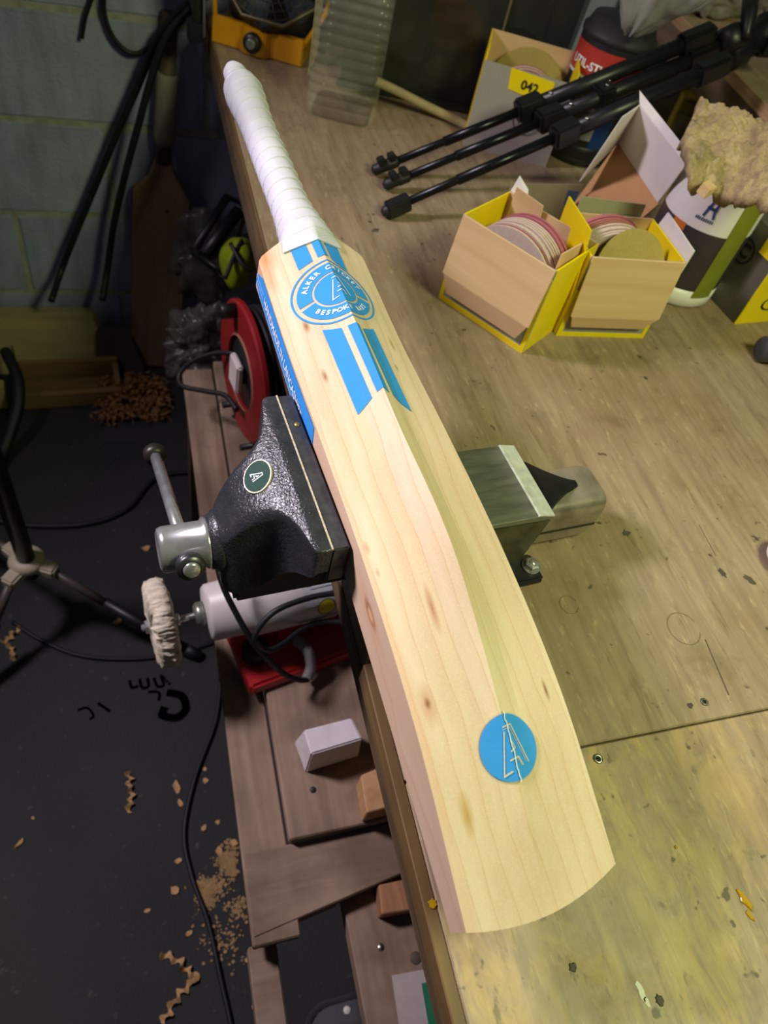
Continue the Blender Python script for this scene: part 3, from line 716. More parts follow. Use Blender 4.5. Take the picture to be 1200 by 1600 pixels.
# ---- carton behind the tripod
A3 = bench(722, 226); B3 = bench(852, 262)
bxA, WA, rA = carton('sanding_disc_box', 'grey-fronted yellow carton behind the tripod legs with large buff disc', A3, B3, .13, .158)
DA, HA = .100, .158
wall_box(bxA, WA, DA, HA, .0022, (M_greycard, M_yellow, M_card, M_yellow, M_card), front_h=.140)
MB().panel([(.045, -.0002, .140), (.050, -.0002, .108), (.125, -.0002, .100), (.122, -.0002, .136)], .0008).build('price_label', M_yellow, bxA)
bm = text_mesh('042', .020, extra=.0006); bm2 = bm
decal(bm, lambda x, y: Vector((.084+x, -.0016, .119+y-.05*x)), name='label_lettering', mat=M_darkprint, parent=bxA)
def ring_print(parent, c, R, wd, n=48, xs=1.0):
    decal(ring_bm(R-wd, R, n=n), lambda x, y: Vector((c[0]+x*xs, -.0016, c[1]+y)), name='ring_logo', mat=M_darkprint, parent=parent)
ring_print(bxA, (.098, .070), .026, .0012); ring_print(bxA, (.098, .070), .017, .0012)
bm = text_mesh('2', .02); decal(bm, lambda x, y: Vector((.098+x, -.0016, .070+y)), name='logo_figure', mat=M_darkprint, parent=bxA)
FM = T(A3.x, A3.y, BZ) @ Matrix.Rotation(rA, 4, 'Z')
disc('large buff sanding disc leaning at the back inside the grey-fronted carton', .066, .0025, FM @ T(WA/2+.004, .082, .088) @ Matrix.Rotation(-math.pi/2+.10, 4, 'X'), M_buffdisc, None)
for k in range(5):
    disc('pale pink sanding disc in the short stack inside the grey-fronted carton', .060, .003, FM @ T(WA/2+.002, .018+.0055*k, HA*.5) @ Matrix.Rotation(-math.pi/2+.10, 4, 'X'), M_pinklight if k % 2 else M_rust, 'sanding discs in the grey-fronted carton')

# ---- carton at the right frame edge
A4 = bench(1092, 448); B4 = bench(1146, 506)
d4 = (B4-A4).normalized()
bxD = thing('sanding_disc_box', 'closed dark grey carton with yellow side and round logo at the right frame edge', 'box', (A4.x, A4.y, BZ), math.atan2(d4.y, d4.x))
WD = (B4-A4).length; DD, HD = .12, .135
M_dgrey = M_plain('dark_grey_card', '5c564e', .55, var=.08)
MB().box((0, .001, 0), (WD-.001, DD, HD)).build('carton_body', M_dgrey, bxD, bevel=.0008, seg=1)
MB().box((WD-.001, .001, 0), (WD+.0006, DD, HD)).build('side_panel', M_yellow, bxD)
MB().panel([(WD-.034, .0004, HD-.002), (WD-.034, .0004, HD-.034), (WD-.004, .0004, HD-.034), (WD-.004, .0004, HD-.002)], .0006).build('price_label', M_yellow, bxD)
for a, b in ((-.012, -.012), (-.020, -.020), (-.014, -.024)): MB().lathe([(.0022, 0), (.0022, .0004)], frame((WD+a, .0, HD+b), (0,-1,0)), 14).build('label_dot', M_darkprint, bxD)
decal(ring_bm(.016, .019), lambda x, y: Vector((.036+x, .0002, .088+y)), name='ring_logo', mat=M_darkprint, parent=bxD)
bm = text_mesh('C', .028, extra=.001); decal(bm, lambda x, y: Vector((.036+x, .0002, .088+y)), name='logo_letter', mat=M_darkprint, parent=bxD)
decal(ring_bm(.010, .0125, c=(0, 0)), lambda x, y: Vector((WD+.0012, .05+x*1.6, .035+y)), name='ring_logo', mat=M_darkprint, parent=bxD)
# small flat yellow carton behind the open white carton
p = bench(1040, 215)
yc = thing('flat_carton', 'small plain yellow carton lying behind the open white carton', 'box', (p.x, p.y, BZ), -.5)
MB().box((0, 0, 0), (.13, .07, .075)).build('carton_body', M_plain('dull_yellow_card', '8f7d10', .55, var=.15), yc, bevel=.001)
MB().panel([(.004, -.0006, .004), (.05, -.0006, .004), (.05, -.0006, .05), (.004, -.0006, .05)], .0005).build('carton_label', M_plain('dull_white_label', 'a39c98', .6), yc)
# ---- open white carton with brown inside
def onplane(px, py, a, b, c):
    n = (b-a).cross(c-a); r = ray(px, py); return CAM + r*(n.dot(a-CAM)/n.dot(r))
p0 = at(876, 346, z=.90); p1 = at(966, 222, z=1.00); p2 = at(1030, 318, z=.985); p3 = onplane(985, 356, p0, p1, p2)
oc = thing('open_carton', 'open carton with brown inside panel and white lid propped between tub and tripod', 'box', tuple(bench(960, 350)))
def wpanel(parent, pts, th, mt, name):
    base = Vector(parent.location); return MB().panel([Vector(q)-base for q in pts], th).build(name, mt, parent)
wpanel(oc, [p0, p3, p2, p1], -.0022, M_plain('brown_board', 'b98a5c', .75, var=.05), 'inside_panel')
q1 = at(1000, 163, z=1.075); q2 = onplane(1073, 258, p1, p2, q1)
wpanel(oc, [p1 + Vector((0,.002,.001)), p2 + Vector((0,.002,.001)), q2, q1], .0022, M_whitecard, 'lid_panel')
wpanel(oc, [q1, q2, onplane(1076, 238, q1, q2, at(1000, 142, z=1.085)), at(1000, 142, z=1.085)], .0015, M_whitecard, 'lid_tuck')
wpanel(oc, [at(905, 283, z=.96), p1, q1, onplane(972, 182, at(905, 283, z=.96), p1, q1)], .0015, M_whitecard, 'side_wing')
wpanel(oc, [at(787, 318, z=.93), at(876, 346, z=.895), at(912, 288, z=.955), onplane(800, 286, at(787, 318, z=.93), at(876, 346, z=.895), at(912, 288, z=.955))], .0015, M_plain('grey_board', '8f8576', .75, var=.06), 'loose_flap')
# ---- white tub with horse logo
tb = bench(1046, 480); TBX, TBY = tb.x+.034, tb.y+.062
tub = thing('plastic_tub', 'white plastic tub with dark band, green stripe and small blue figure logo', 'tub', (TBX, TBY, BZ))
TR = .066
MB().lathe([(TR-.004, 0), (TR, .004), (TR, .030)], None, 56).build('tub_base', M_white, tub)
M_dband = M_plain('dark_purple_band', '3a3238', .4, var=.1); M_gband = M_plain('green_band', '7d8226', .45, var=.08)
MB().lathe([(TR+.0002, .030), (TR+.0002, .118)], None, 56, cap=False).build('dark_band', M_dband, tub)
MB().lathe([(TR+.0002, .118), (TR, .165), (TR, .19)], None, 56, cap=False).build('upper_band', M_white, tub)
lid = MB().lathe([(TR+.003, .186), (TR+.0035, .20), (TR+.001, .205), (0, .206)], None, 56).build('lid', M_white, tub)
vd = (CAM - Vector((TBX, TBY, 1.0))); va = math.atan2(vd.y, vd.x)
MB().lathe([(TR+.0008, .020), (TR+.0008, .175)], None, 12, cap=False, a0=va+.62, a1=va+1.15).build('green_stripe', M_gband, tub)
MB().lathe([(TR+.001, .108), (TR+.001, .119)], None, 10, cap=False, a0=va-.62, a1=va-.30).build('orange_flash', M_plain('orange_print', 'c8702c', .5), tub)
def cyl_print(bm, R, z, a, name, mt, parent): return decal(bm, lambda x, y: Vector((R*math.cos(a + x/R), R*math.sin(a + x/R), z + y)), rng(-.03, .03, .006), [], name, mt, parent)
M_navy = M_plain('navy_print', '2b3f78', .5)
cyl_print(poly_bm(stroke([(-.007, -.010), (-.005, .0), (-.003, .008)], .0032) + stroke([(.007, -.010), (.004, .0), (.006, .010)], .0034) + stroke([(-.005, .001), (.005, .001)], .0042)), TR+.0012, .150, va+.02, 'figure_logo', M_navy, tub)
cyl_print(poly_bm([q for i in range(9) for q in stroke([(-.0125+.003*i, -.0015), (-.0122+.003*i, .0015+.0008*(i % 2))], .0014)]), TR+.0012, .134, va-.02, 'small_lettering', M_navy, tub)
# ---- sheepskin mitt lying over the tub
t = NT('dusty_sheepskin'); v = t.mapping(); n1 = t.noise(v, 26, 6, .65); n2 = t.noise(v, 240, 4, .7)
col = t.ramp(n1, [(.3, srgb('8f7a5e')), (.5, srgb('b59d78')), (.7, srgb('cdb78e'))]); col = t.mix(t.ramp(n2, [(.45, G(0)), (.75, G(.5))]), col, srgb('77654f'))
t.set(col, .95); t.bump(n2, .9, .004); M_fleece = t.m
def lump(name, c, rad, mt, M=None, amp=.25, fr=3.0, fine=.04, ffr=14, sub=5, seed=0, parent=None, flat=None):
    bm = bmesh.new(); bmesh.ops.create_icosphere(bm, subdivisions=sub, radius=1.0); off = Vector((seed*3.7, seed*1.3, seed*2.1))
    for v in bm.verts:
        d = v.co.normalized(); k = 1 + amp*noise.noise(d*fr*.5+off) + amp*.6*noise.noise(d*fr+off) + fine*noise.noise(d*ffr+off) + fine*.7*noise.noise(d*ffr*2.3+off)
        q = Vector((d.x*rad[0]*k, d.y*rad[1]*k, d.z*rad[2]*k))
        if flat is not None and q.z < flat: q.z = flat + (q.z-flat)*.05
        v.co = (M.to_3x3() @ q if M is not None else q)
    for f_ in bm.faces: f_.smooth = True
    me = bpy.data.meshes.new(name); bm.to_mesh(me); bm.free()
    o = link(name, me, mt, parent); o.location = c; return o
# draped sheet over the tub: thick wavy fleece
def sheet(name, outline_fn, nu, nv, mt, th, parent=None):
    top = [[outline_fn(i/nu, j/nv) for j in range(nv+1)] for i in range(nu+1)]
    m = MB().grid(top, True)
    bot = [[p - Vector((0, 0, th)) for p in r] for r in top]
    m.grid([r[::-1] for r in bot], True)
    rim = []
    ring_t = top[0] + [r[-1] for r in top[1:]] + top[-1][::-1][1:] + [r[0] for r in top[::-1][1:-1]]
    ring_b = [p - Vector((0, 0, th)) for p in ring_t]
    m.grid([ring_t, ring_b], True, True)
    me = m.mesh(name); bm = bmesh.new(); bm.from_mesh(me); bmesh.ops.remove_doubles(bm, verts=bm.verts, dist=1e-5); bmesh.ops.recalc_face_normals(bm, faces=bm.faces); bm.to_mesh(me); bm.free()
    return link(name, me, mt, parent)
K = [at(1068, 200, z=1.120), at(1090, 158, z=1.125), at(1290, 205, z=1.16), at(1300, 330, z=1.145), at(1165, 336, z=1.055), at(1085, 270, z=1.105)]
def fleece(u, v):
    a = K[1].lerp(K[2], u); b = K[5].lerp(K[4], u) if u < .45 else K[5].lerp(K[4], .45).lerp(K[3].lerp(K[4], .25), (u-.45)/.55)
    p = a.lerp(b, v)
    if u < .15: p = p + (K[0]-K[1].lerp(K[5], .4))*(1-u/.15)*math.sin(math.pi*v)*.9
    q = p*22
    return p + Vector((noise.noise(q)*.007, noise.noise(q+Vector((7,3,1)))*.007, .016*math.sin(math.pi*min(1, v*1.1))*math.sin(math.pi*u) + .011*noise.noise(p*30) + .008*noise.noise(p*75) + .004*noise.noise(p*190)))
flc = sheet('sheepskin_mitt', fleece, 90, 80, M_fleece, .014)
tag(flc, 'dusty tan sheepskin mitt draped over the white tub', 'cloth')
p = at(1104, 296, z=1.093)
wc = MB().box((-.008, -.007, -.007), (.008, .007, .007), Matrix.Rotation(.5, 4, 'Z') @ Matrix.Rotation(.2, 4, 'X')).build('wood_offcut', M_wood('pale_offcut', 'c9a878', 'dcc096'), bevel=.001)
wc.location = p; tag(wc, 'tiny pale wood offcut lying on the white tub lid under the sheepskin', 'offcut')
# ---- black wipes canister with red band
cb = bench(884, 268); CX, CY = cb.x+.052, cb.y+.078
can = thing('wipes_canister', 'black canister with red band, white hand picture and blue stripe behind the tripod', 'canister', (CX, CY, BZ))
CR = .064; vd = CAM - Vector((CX, CY, 1.0)); va = math.atan2(vd.y, vd.x)
MB().lathe([(CR-.004, 0), (CR, .004), (CR, .012), (CR-.002, .015), (CR, .018), (CR, .034), (CR-.002, .036)], None, 56).build('ribbed_base', M_black_plastic, can)
MB().lathe([(CR-.001, .036), (CR-.001, .195)], None, 56, cap=False).build('label_sleeve', M_darkprint, can)
M_red = M_plain('red_print', 'b3342c', .45, var=.08)
rb = MB().lathe([(CR, .142), (CR, .186)], None, 40, cap=False, a0=va-1.35, a1=va+1.2).build('red_band', M_red, can)
MB().lathe([(CR, .137), (CR, .1415)], None, 40, cap=False, a0=va-1.35, a1=va+1.2).build('white_rule', M_white, can)
bm = text_mesh('UTIL-STUFF', .018, extra=.0004); cyl_print(bm, CR+.0008, .158, va-.42, 'band_lettering', M_whiteprint, rb)
MB().lathe([(CR, .048), (CR, .115)], None, 20, cap=False, a0=va-.38, a1=va+.30).build('picture_panel', M_plain('grey_picture', '8e8b88', .5), can)
cyl_print(poly_bm(stroke([(-.010, .004), (.012, .010)], .005) + stroke([(-.010, -.002), (.014, .002)], .005) + stroke([(-.010, -.008), (.010, -.006)], .005) + stroke([(-.016, -.002), (-.008, -.002)], .016)), CR+.0008, .085, va-.06, 'hand_picture', M_plain('hand_print', '5a4440', .6), can)
MB().lathe([(CR, .036), (CR, .135)], None, 14, cap=False, a0=va+.30, a1=va+.78).build('blue_stripe', M_plain('deep_blue_print', '17386e', .4), can)
cyl_print(poly_bm([q for x in (-.014, -.0085, -.003, .0025, .008, .0135) for q in stroke([(x, -.0028), (x, .0028)], .0042)]), CR+.0008, .046, va-.42, 'yellow_lettering', M_plain('amber_print', 'c89a1a', .5), can)
ld = MB().lathe([(CR-.002, .193), (CR+.001, .197), (CR+.001, .204), (CR-.004, .208), (CR-.010, .222), (.030, .225), (0, .225)], None, 56).build('lid', M_plain('dusty_black_lid', '2a2a2c', .6, var=.4, scale=25), can)
# grey polythene bag gathered over the lid
def bagfn(u, v):
    a = 2*math.pi*u; r = .016 + .085*v**.8*(1+.10*math.sin(9*a+2*v)+.08*noise.noise(Vector((math.cos(a)*2, math.sin(a)*2, v*3)))); z = .1*v**.9*1.2 + .01*noise.noise(Vector((math.cos(a)*3, math.sin(a)*3, v*4)))
    return Vector((r*math.cos(a), r*math.sin(a), z))
m = MB().grid([[bagfn(i/72, j/16) for i in range(72)] for j in range(17)], True, True)
M_bag = M_clear('grey_polythene', (.8,.8,.8,1), .72, .35, (.42,.41,.39))
bag = m.build('plastic_bag', M_bag); bag.scale = (.9, .9, .9); tag(bag, 'grey gathered polythene bag standing open above the black canister', 'bag'); bag.location = at(985, 50, z=1.112)
bag.rotation_euler = (.15, .1, 0)

# ---- raised side shelf on the bench
s0 = at(1040, 0, z=1.062); s1 = at(1200, 165, z=1.062); sd = (s1-s0).normalized(); sp0 = s0 - sd*.35
SHM = frame(Vector((sp0.x, sp0.y, 0)), (0, 0, 1), sd)   # local x runs towards the camera, y points right(+X) or left
sgn = 1 if (SHM.to_3x3() @ Vector((0, 1, 0))).x > 0 else -1
shelf = thing('bench_shelf', 'rough plywood side shelf with splintered pale front edge', 'shelf', M=SHM)
M_plyedge = M_wood('ply_edge', 'a8835c', 'd9b184', (4, 30, 160), .75, .0008); M_dustply = M_wood('dusty_ply', '7d6a55', '9c8870', (4, 40, 40), .85, .001, dirt='b79a72')
LS = 1.25
def sbox(x0, x1, y0, y1, z0, z1, nm, mt, bev=.001):
    a, b = sorted((sgn*y0, sgn*y1)); return MB().box((x0, a, z0), (x1, b, z1)).build(nm, mt, shelf, bevel=bev, seg=1)
sbox(0, LS, .0015, .5, 1.042, 1.062, 'shelf_board', M_dustply)
sbox(0, LS, 0, .0015, 1.042, 1.0615, 'ply_edge_strip', M_plyedge, .0004)
sbox(0, LS, .004, .022, .985, 1.042, 'fascia', M_wood('fascia_wood', '75604c', '968069', (3, 50, 50), .8, .0008))
for x in (0.02, .60, 1.15): sbox(x, x+.04, .030, .070, BZ, 1.042, 'upright', M_edge)
sbox(0, LS, .20, .215, BZ, 1.042, 'back_panel', M_plain('dusty_panel', '6b6056', .8, var=.2))
# gloves / grey cloth on the shelf
t = NT('grey_knit'); v = t.mapping(); n1 = t.noise(v, 14, 5); wv = t.node('ShaderNodeTexWave'); t.t.links.new(v, wv.inputs[0]); wv.inputs['Scale'].default_value = 220
t.set(t.ramp(n1, [(.3, srgb('6f665c')), (.7, srgb('93897d'))]), .95); t.bump(wv.outputs['Fac'], .4, .001); M_knit = t.m
gl = thing('work_glove', 'crumpled grey knitted work glove on the plywood shelf', 'glove', tuple(at(1105, 22, z=1.0625)))
def rel(o, P): return [Vector(p)-Vector(o.location) for p in P]
m = lump('glove_palm', (0, 0, .018), (.060, .038, .020), M_knit, amp=.35, fr=2.2, fine=.05, seed=4, sub=4, parent=gl, flat=-.018)
for k, (a, ln) in enumerate(((2.7, .075), (3.05, .085), (3.4, .08), (3.8, .06))):
    P = catmull([(.02*math.cos(a), .02*math.sin(a), .016), (.05*math.cos(a)+.004*k, .05*math.sin(a), .018), (ln*math.cos(a+.15), ln*math.sin(a+.15), .012)], 6)
    n_ = len(P); MB().tube(P, [.0105*(1-.25*(i/(n_-1))**3) for i in range(n_)], 14).build('glove_finger', M_knit, gl)
MB().lathe([(.026, 0), (.028, .02), (.027, .045)], frame((.045, .012, .020), (.9, .3, 0.05)), 24).build('glove_cuff', M_knit, gl)
gl2 = thing('work_glove', 'grey knitted work glove lying flat at the top right corner', 'glove', tuple(at(1182, 20, z=1.0625)))
lump('glove_palm', (.02, .02, .014), (.075, .05, .016), M_knit, amp=.3, fr=2, fine=.05, seed=9, sub=4, parent=gl2, flat=-.0135)
for k, (a, ln) in enumerate(((3.6, .085), (3.95, .09), (4.3, .085))):
    P = catmull([(.02, .02, .012), (.02+.05*math.cos(a), .02+.05*math.sin(a), .012), (.02+ln*math.cos(a+.1), .02+ln*math.sin(a+.1), .0105)], 6)
    n_ = len(P); MB().tube(P, [.010*(1-.25*(i/(n_-1))**3) for i in range(n_)], 14).build('glove_finger', M_knit, gl2)

# ---- camera tripod lying across the cartons
F1 = at(592, 263, z=.893); F2 = at(610, 286, z=.893); F3 = at(608, 328, z=.893)
HZ = 1.105; H1 = at(1098, 58, z=HZ+.012); H2 = at(1105, 84, z=HZ-.008); H3 = at(1122, 104, z=HZ-.004); HB_ = at(1122, 82, z=HZ)
trp = thing('camera_tripod', 'folded black camera tripod lying across the cartons with head on the shelf', 'tripod', tuple(F2))
tb0 = Vector(trp.location)
M_trip = M_plain('tripod_black', '141518', .38, var=.2, scale=50); M_alu = M_plain('black_anodised', '1c1d21', .28, .6, var=.15)
def tl_(P): return [Vector(p)-tb0 for p in P]
for Fp, Hp, k in ((F1, H1, 0), (F2, H2, 1), (F3, H3, 2)):
    d = (Hp-Fp); Ln = d.length; d.normalize()
    cl_ = .46 + .03*k
    lg = MB().tube(tl_([Fp + d*.012, Fp + d*Ln*cl_]), .0062, 14).build('lower_leg', M_alu, trp)
    MB().tube(tl_([Fp + d*Ln*.20, Fp + d*Ln*cl_]), .0078, 14).build('middle_leg', M_alu, trp)
    up = MB(); n = Vector((0, 0, 1)); sdv = d.cross(n).normalized(); n = sdv.cross(d)
    MB().tube(tl_([Fp + d*Ln*(cl_-.02), Hp]), .0125, 16).build('upper_leg', M_trip, trp)
    # clamp
    Mx = frame(Fp + d*Ln*cl_ - tb0, d, n)
    MB().box((-.016, -.0145, -.022), (.017, .0145, .022), Mx).build('leg_clamp', M_trip, trp, bevel=.004)
    MB().lathe([(.003, 0), (.003, .0015), (0, .002)], frame(Fp + d*Ln*cl_ + d*.036 + n*.0122 + sdv*.004 - tb0, n), 12).build('rivet', M_chrome, trp)
    # foot
    Mf = frame(Fp - tb0, d, n)
    ft = MB().lathe([(.0045, -.012), (.0085, -.008), (.0085, .012), (.0095, .014), (.0095, .030), (.0072, .034)], Mf, 16).build('foot', M_black_rubber, trp)
    if k < 2:
        for zz in (.006, .024): MB().box((.004, -.0075, zz-.006), (.016, .0075, zz+.006), Mf).build('clip', M_black_plastic, ft, bevel=.0015)
    else:
        MB().box((-.012, -.0095, -.004), (.012, .0095, .034), Mf).build('clip', M_black_plastic, ft, bevel=.002)
    # hinge lug
    Mh = frame(Hp - tb0, d, n); MB().box((-.017, -.014, -.045), (.017, .014, .020), Mh).build('hinge_lug', M_trip, trp, bevel=.006)
dC = (H2-F2).normalized()
MB().tube(tl_([F2.lerp(H2, .62), H2 + dC*.10]), .0095, 16).build('centre_column', M_alu, trp)
for f_ in (.66,):
    c = F2.lerp(H2, f_); MB().box((-.02, -.020, -.014), (.02, .020, .014), frame(c - tb0, dC, (0,0,1))).build('brace_collar', M_trip, trp, bevel=.004)
    for s_ in (-.005, .008): MB().lathe([(.003, 0), (.003, .0015), (0, .002)], frame(c + Vector((s_, s_*1.5, .0195)) - tb0, (0, 0, 1)), 12).build('rivet', M_chrome, trp)
hd_ = at(1150, 72, z=HZ+.004)
MB().lathe([(.030, -.03), (.034, -.022), (.034, .006), (.026, .012), (.026, .050), (.032, .055), (.032, .085), (.02, .09)], frame(hd_ - tb0, dC), 32).build('head_body', M_trip, trp)
k0 = at(1143, 60, z=HZ+.02)
MB().lathe([(.012, -.02), (.021, -.012), (.021, .012), (.014, .018)], frame(k0 - tb0, (-.3, .6, .5)), 24).build('pan_knob', M_black_plastic, trp)
h0 = at(1165, 62, z=HZ+.028); h1 = at(1170, 25, z=HZ+.055); h2 = at(1174, -12, z=HZ+.075)
MB().tube(tl_([h0, h0.lerp(h1, .35), h1, h2]), [.0085, .0075, .012, .013], 18).build('pan_handle', M_black_plastic, trp)
e0 = at(1190, 70, z=HZ+.01); MB().box((-.028, -.028, -.012), (.034, .028, .026), frame(e0 - tb0, (0, 0, 1), dC)).build('head_plate', M_trip, trp, bevel=.008)
MB().box((-.010, -.006, -.003), (.010, .006, .003), frame(at(1199, 28, z=1.07) - tb0, (0, .3, 1), (1, .2, 0))).build('level_window', M_white, trp, bevel=.001)

# ---- clear ribbed jug
jb = [bench(476, 192), bench(558, 212), bench(603, 152)]
jc = (jb[0] + jb[2])*.5; jd = (jb[1]-jb[0]); ja = math.atan2(jd.y, jd.x)
jc = jc + Vector((-.008, .004, 0))
jug = thing('plastic_jug', 'empty clear ribbed plastic jug with yellow side label standing behind the bat handle', 'jug', (jc.x, jc.y, BZ), ja)
JW, JD = .060, .068
def rr_sec(hw, hd, rc, z, n=6):
    P = []
    for cx, cy, a0 in ((hw-rc, hd-rc, 0), (-hw+rc, hd-rc, math.pi/2), (-hw+rc, -hd+rc, math.pi), (hw-rc, -hd+rc, 1.5*math.pi)):
        for k in range(n+1):
            a = a0 + math.pi/2*k/n; P.append(Vector((cx + rc*math.cos(a), cy + rc*math.sin(a), z)))
    return P
rows = []; zs = [0, .002, .006, .012] + [.018 + .0022*i for i in range(86)] + [.22, .235, .245]
for z in zs:
    s = interp(z, [0, .002, .006, .012], [.86, .92, .97, 1.0])
    rib = 0.0
    if .022 < z < .20: rib = -.0022*(.5+.5*math.cos(2*math.pi*(z-.022)/.0160))**2
    s2 = interp(z, [.2, .22, .245], [1, .9, .45])
    rows.append(rr_sec((JW*s + rib)*s2, (JD*s + rib)*s2, .020*s2, z))
m = MB().grid(rows, True, True); k = len(rows[0]); m.f.append(tuple(range(k-1, -1, -1))); m.sm.append(False)
M_jug = M_clear('clear_plastic', (1, 1, .97, 1), .13, .14, (.62, .60, .50))
m.build('jug_body', M_jug, jug)
MB().lathe([(.021, .245), (.023, .25), (.023, .27), (.0, .272)], None, 30).build('jug_cap', M_white, jug)
lb = MB().panel([(-JW-.0006, -JD+.018, .060), (-JW-.0006, -JD+.018, .185), (-JW-.0006, JD-.018, .185), (-JW-.0006, JD-.018, .060)], .0006).build('side_label', M_plain('cream_label', 'b9ac8e', .6), jug)
MB().panel([(-JW-.0022, -JD+.034, .066), (-JW-.0022, -JD+.034, .180), (-JW-.0022, JD-.02, .180), (-JW-.0022, JD-.02, .066)], .0005).build('yellow_panel', M_plain('label_yellow', 'b08a00', .6), lb)
M_gl = M_plain('label_strip_print', 'c9bda0', .5)
# ---- smoky storage crate with contents
c0 = bench(556, 138); c1 = bench(905, 214); cdv = (c1-c0).normalized(); ca = math.atan2(cdv.y, cdv.x)
M_crate = M_clear('smoky_plastic', (.62, .62, .58, 1), .22, .22, (.10, .10, .10))
crate = thing('storage_crate', 'large smoky translucent plastic storage crate at the back of the bench', 'crate', (c0.x-.03*cdv.x, c0.y-.03*cdv.y+.006, BZ), ca)
CW, CD, CH = .40, .21, .235
MB().hexa([(0, 0, 0), (CW, 0, 0), (CW, .004, 0), (0, .004, 0)], [(-.006, -.010, CH), (CW+.006, -.010, CH), (CW+.006, -.006, CH), (-.006, -.006, CH)]).build('front_wall', M_crate, crate)
MB().box((0, CD-.004, 0), (CW, CD, CH)).build('back_wall', M_crate, crate)
MB().box((0, .004, 0), (.004, CD-.004, CH)).build('side_wall', M_crate, crate)
MB().box((CW-.004, .004, 0), (CW, CD-.004, CH)).build('side_wall', M_crate, crate)
MB().box((.004, .004, 0), (CW-.004, CD-.004, .004)).build('base', M_crate, crate)
M_crim = M_plain('dusty_rim', '6b6252', .5, var=.3)
MB().box((-.014, -.020, CH-.004), (CW+.014, -.004, CH+.008)).build('rim', M_crim, crate, bevel=.003)
MB().box((-.006, -.016, .0), (CW+.006, -.004, .012)).build('foot_rail', M_plain('smoky_foot', '24241f', .4), crate, bevel=.003)
for x in (.27,): MB().box((x, -.0125, .03), (x+.004, -.008, CH-.02)).build('rib', M_crim, crate, bevel=.001)
CMt = T(crate.location.x, crate.location.y, BZ) @ Matrix.Rotation(ca, 4, 'Z')
def inside(nm, label, cat, loc, rad, mt, seed):
    p = CMt @ Vector(loc); o = lump(nm, tuple(p), rad, mt, amp=.3, fr=2.4, fine=.03, seed=seed, sub=4, flat=-rad[2]*.7); tag(o, label, cat)
inside('folded_cloth', 'orange-brown folded cloth seen through the smoky crate wall', 'cloth', (.20, .075, .108), (.055, .045, .042), M_plain('orange_cloth', '9a5a22', .8), 2)
inside('folded_cloth', 'olive folded cloth seen through the left of the smoky crate', 'cloth', (.095, .085, .060), (.06, .05, .075), M_plain('olive_cloth', '6b6238', .85), 5)
inside('folded_cloth', 'dark grey cloth bundle seen through the right of the smoky crate', 'cloth', (.31, .09, .055), (.06, .05, .07), M_plain('dark_cloth', '2a2b2e', .85), 6)
inside('folded_cloth', 'pale tan cloth bundle low in the middle of the smoky crate', 'cloth', (.205, .085, .030), (.05, .05, .036), M_plain('tan_cloth', '8a7a52', .85), 8)
# ---- pale hose end
P = catmull([at(588, 127, z=.925), at(620, 142, z=.915), at(665, 165, z=.90), at(716, 190, z=.889), at(760, 214, z=.889)], 8)
hs = MB().tube(P, .0078, 16).build('hose', M_plain('dusty_hose', '9d8f66', .7, var=.15)); tag(hs, 'pale dusty hose lying against the smoky crate', 'hose')
# ---- yellow fan
f0 = bench(330, 66); f1 = bench(470, 107); fd = (f1-f0); FLn = fd.length; fa = math.atan2(fd.y, fd.x)
fan = thing('workshop_fan', 'yellow-framed workshop fan with black wire guard at the far end of the bench', 'fan', (f0.x, f0.y, BZ), fa)
M_fy = M_plain('fan_yellow', 'c88a08', .4, var=.06, coat=.2)
prof = [(.0, .0), (.055, .0), (.066, -.012), (FLn-.07, -.012), (FLn-.058, 0), (FLn, 0), (FLn, .012), (0, .012)]
m = MB(); n = len(prof); m.add([(x, y, .001) for x, y in prof] + [(x, y+.004, .045) for x, y in prof], [tuple(range(n-1, -1, -1)), tuple(range(n, 2*n))] + [(i, (i+1) % n, (i+1) % n+n, i+n) for i in range(n)])
m.build('stand_bar', M_fy, fan, bevel=.002)
kb = MB().lathe([(.017, 0), (.017, .010), (.014, .014), (.0, .014)], frame((FLn/2-.004, -.010, .024), (0, -1, .1)), 28).build('tilt_knob', M_black_plastic, fan)
MB().lathe([(.009, .013), (.009, .017), (.007, .018), (0, .018)], frame((FLn/2-.004, -.010, .024), (0, -1, .1)), 20).build('knob_bolt', M_steel, kb)
for x in (.0, FLn-.010): MB().box((x, .0125, .001), (x+.010, .10, .030)).build('stand_foot', M_fy, fan, bevel=.002)
gc = Vector((FLn/2+.012, .060, .122)); GM = frame(gc, (0, -.62, .78), (1, 0, 0))
MB().lathe([(.098, -.05), (.102, -.045), (.102, -.004), (.098, .0)], GM, 8, cap=False, smooth=False).build('housing', M_plain('fan_housing', '22262c', .45), fan)
for r in (.020, .034, .048, .062, .076, .090):
    MB().tube([GM @ Vector((r*math.cos(2*math.pi*i/48), r*math.sin(2*math.pi*i/48), .012*(1-(r/.1)**2))) for i in range(49)], .0012, 6, cap=False).build('guard_ring', M_plain('guard_wire_%d' % int(r*1000), '3c3c3c', .35, .6), fan)
MB().tube([GM @ Vector((.100*math.cos(2*math.pi*i/8+math.pi/8), .100*math.sin(2*math.pi*i/8+math.pi/8), .0)) for i in range(9)], .0035, 8, cap=False).build('guard_rim', M_plain('guard_rim_metal', '6a5f48', .4, .5), fan)
for k in range(28):
    a = 2*math.pi*k/28; MB().tube([GM @ Vector((.016*math.cos(a), .016*math.sin(a), .012)), GM @ Vector((.055*math.cos(a+.12), .055*math.sin(a+.12), .008)), GM @ Vector((.094*math.cos(a+.28), .094*math.sin(a+.28), .001))], .0011, 5).build('guard_spoke', M_plain('spoke_wire', '3c3c3c', .35, .6) if k == 0 else bpy.data.materials['spoke_wire'], fan)
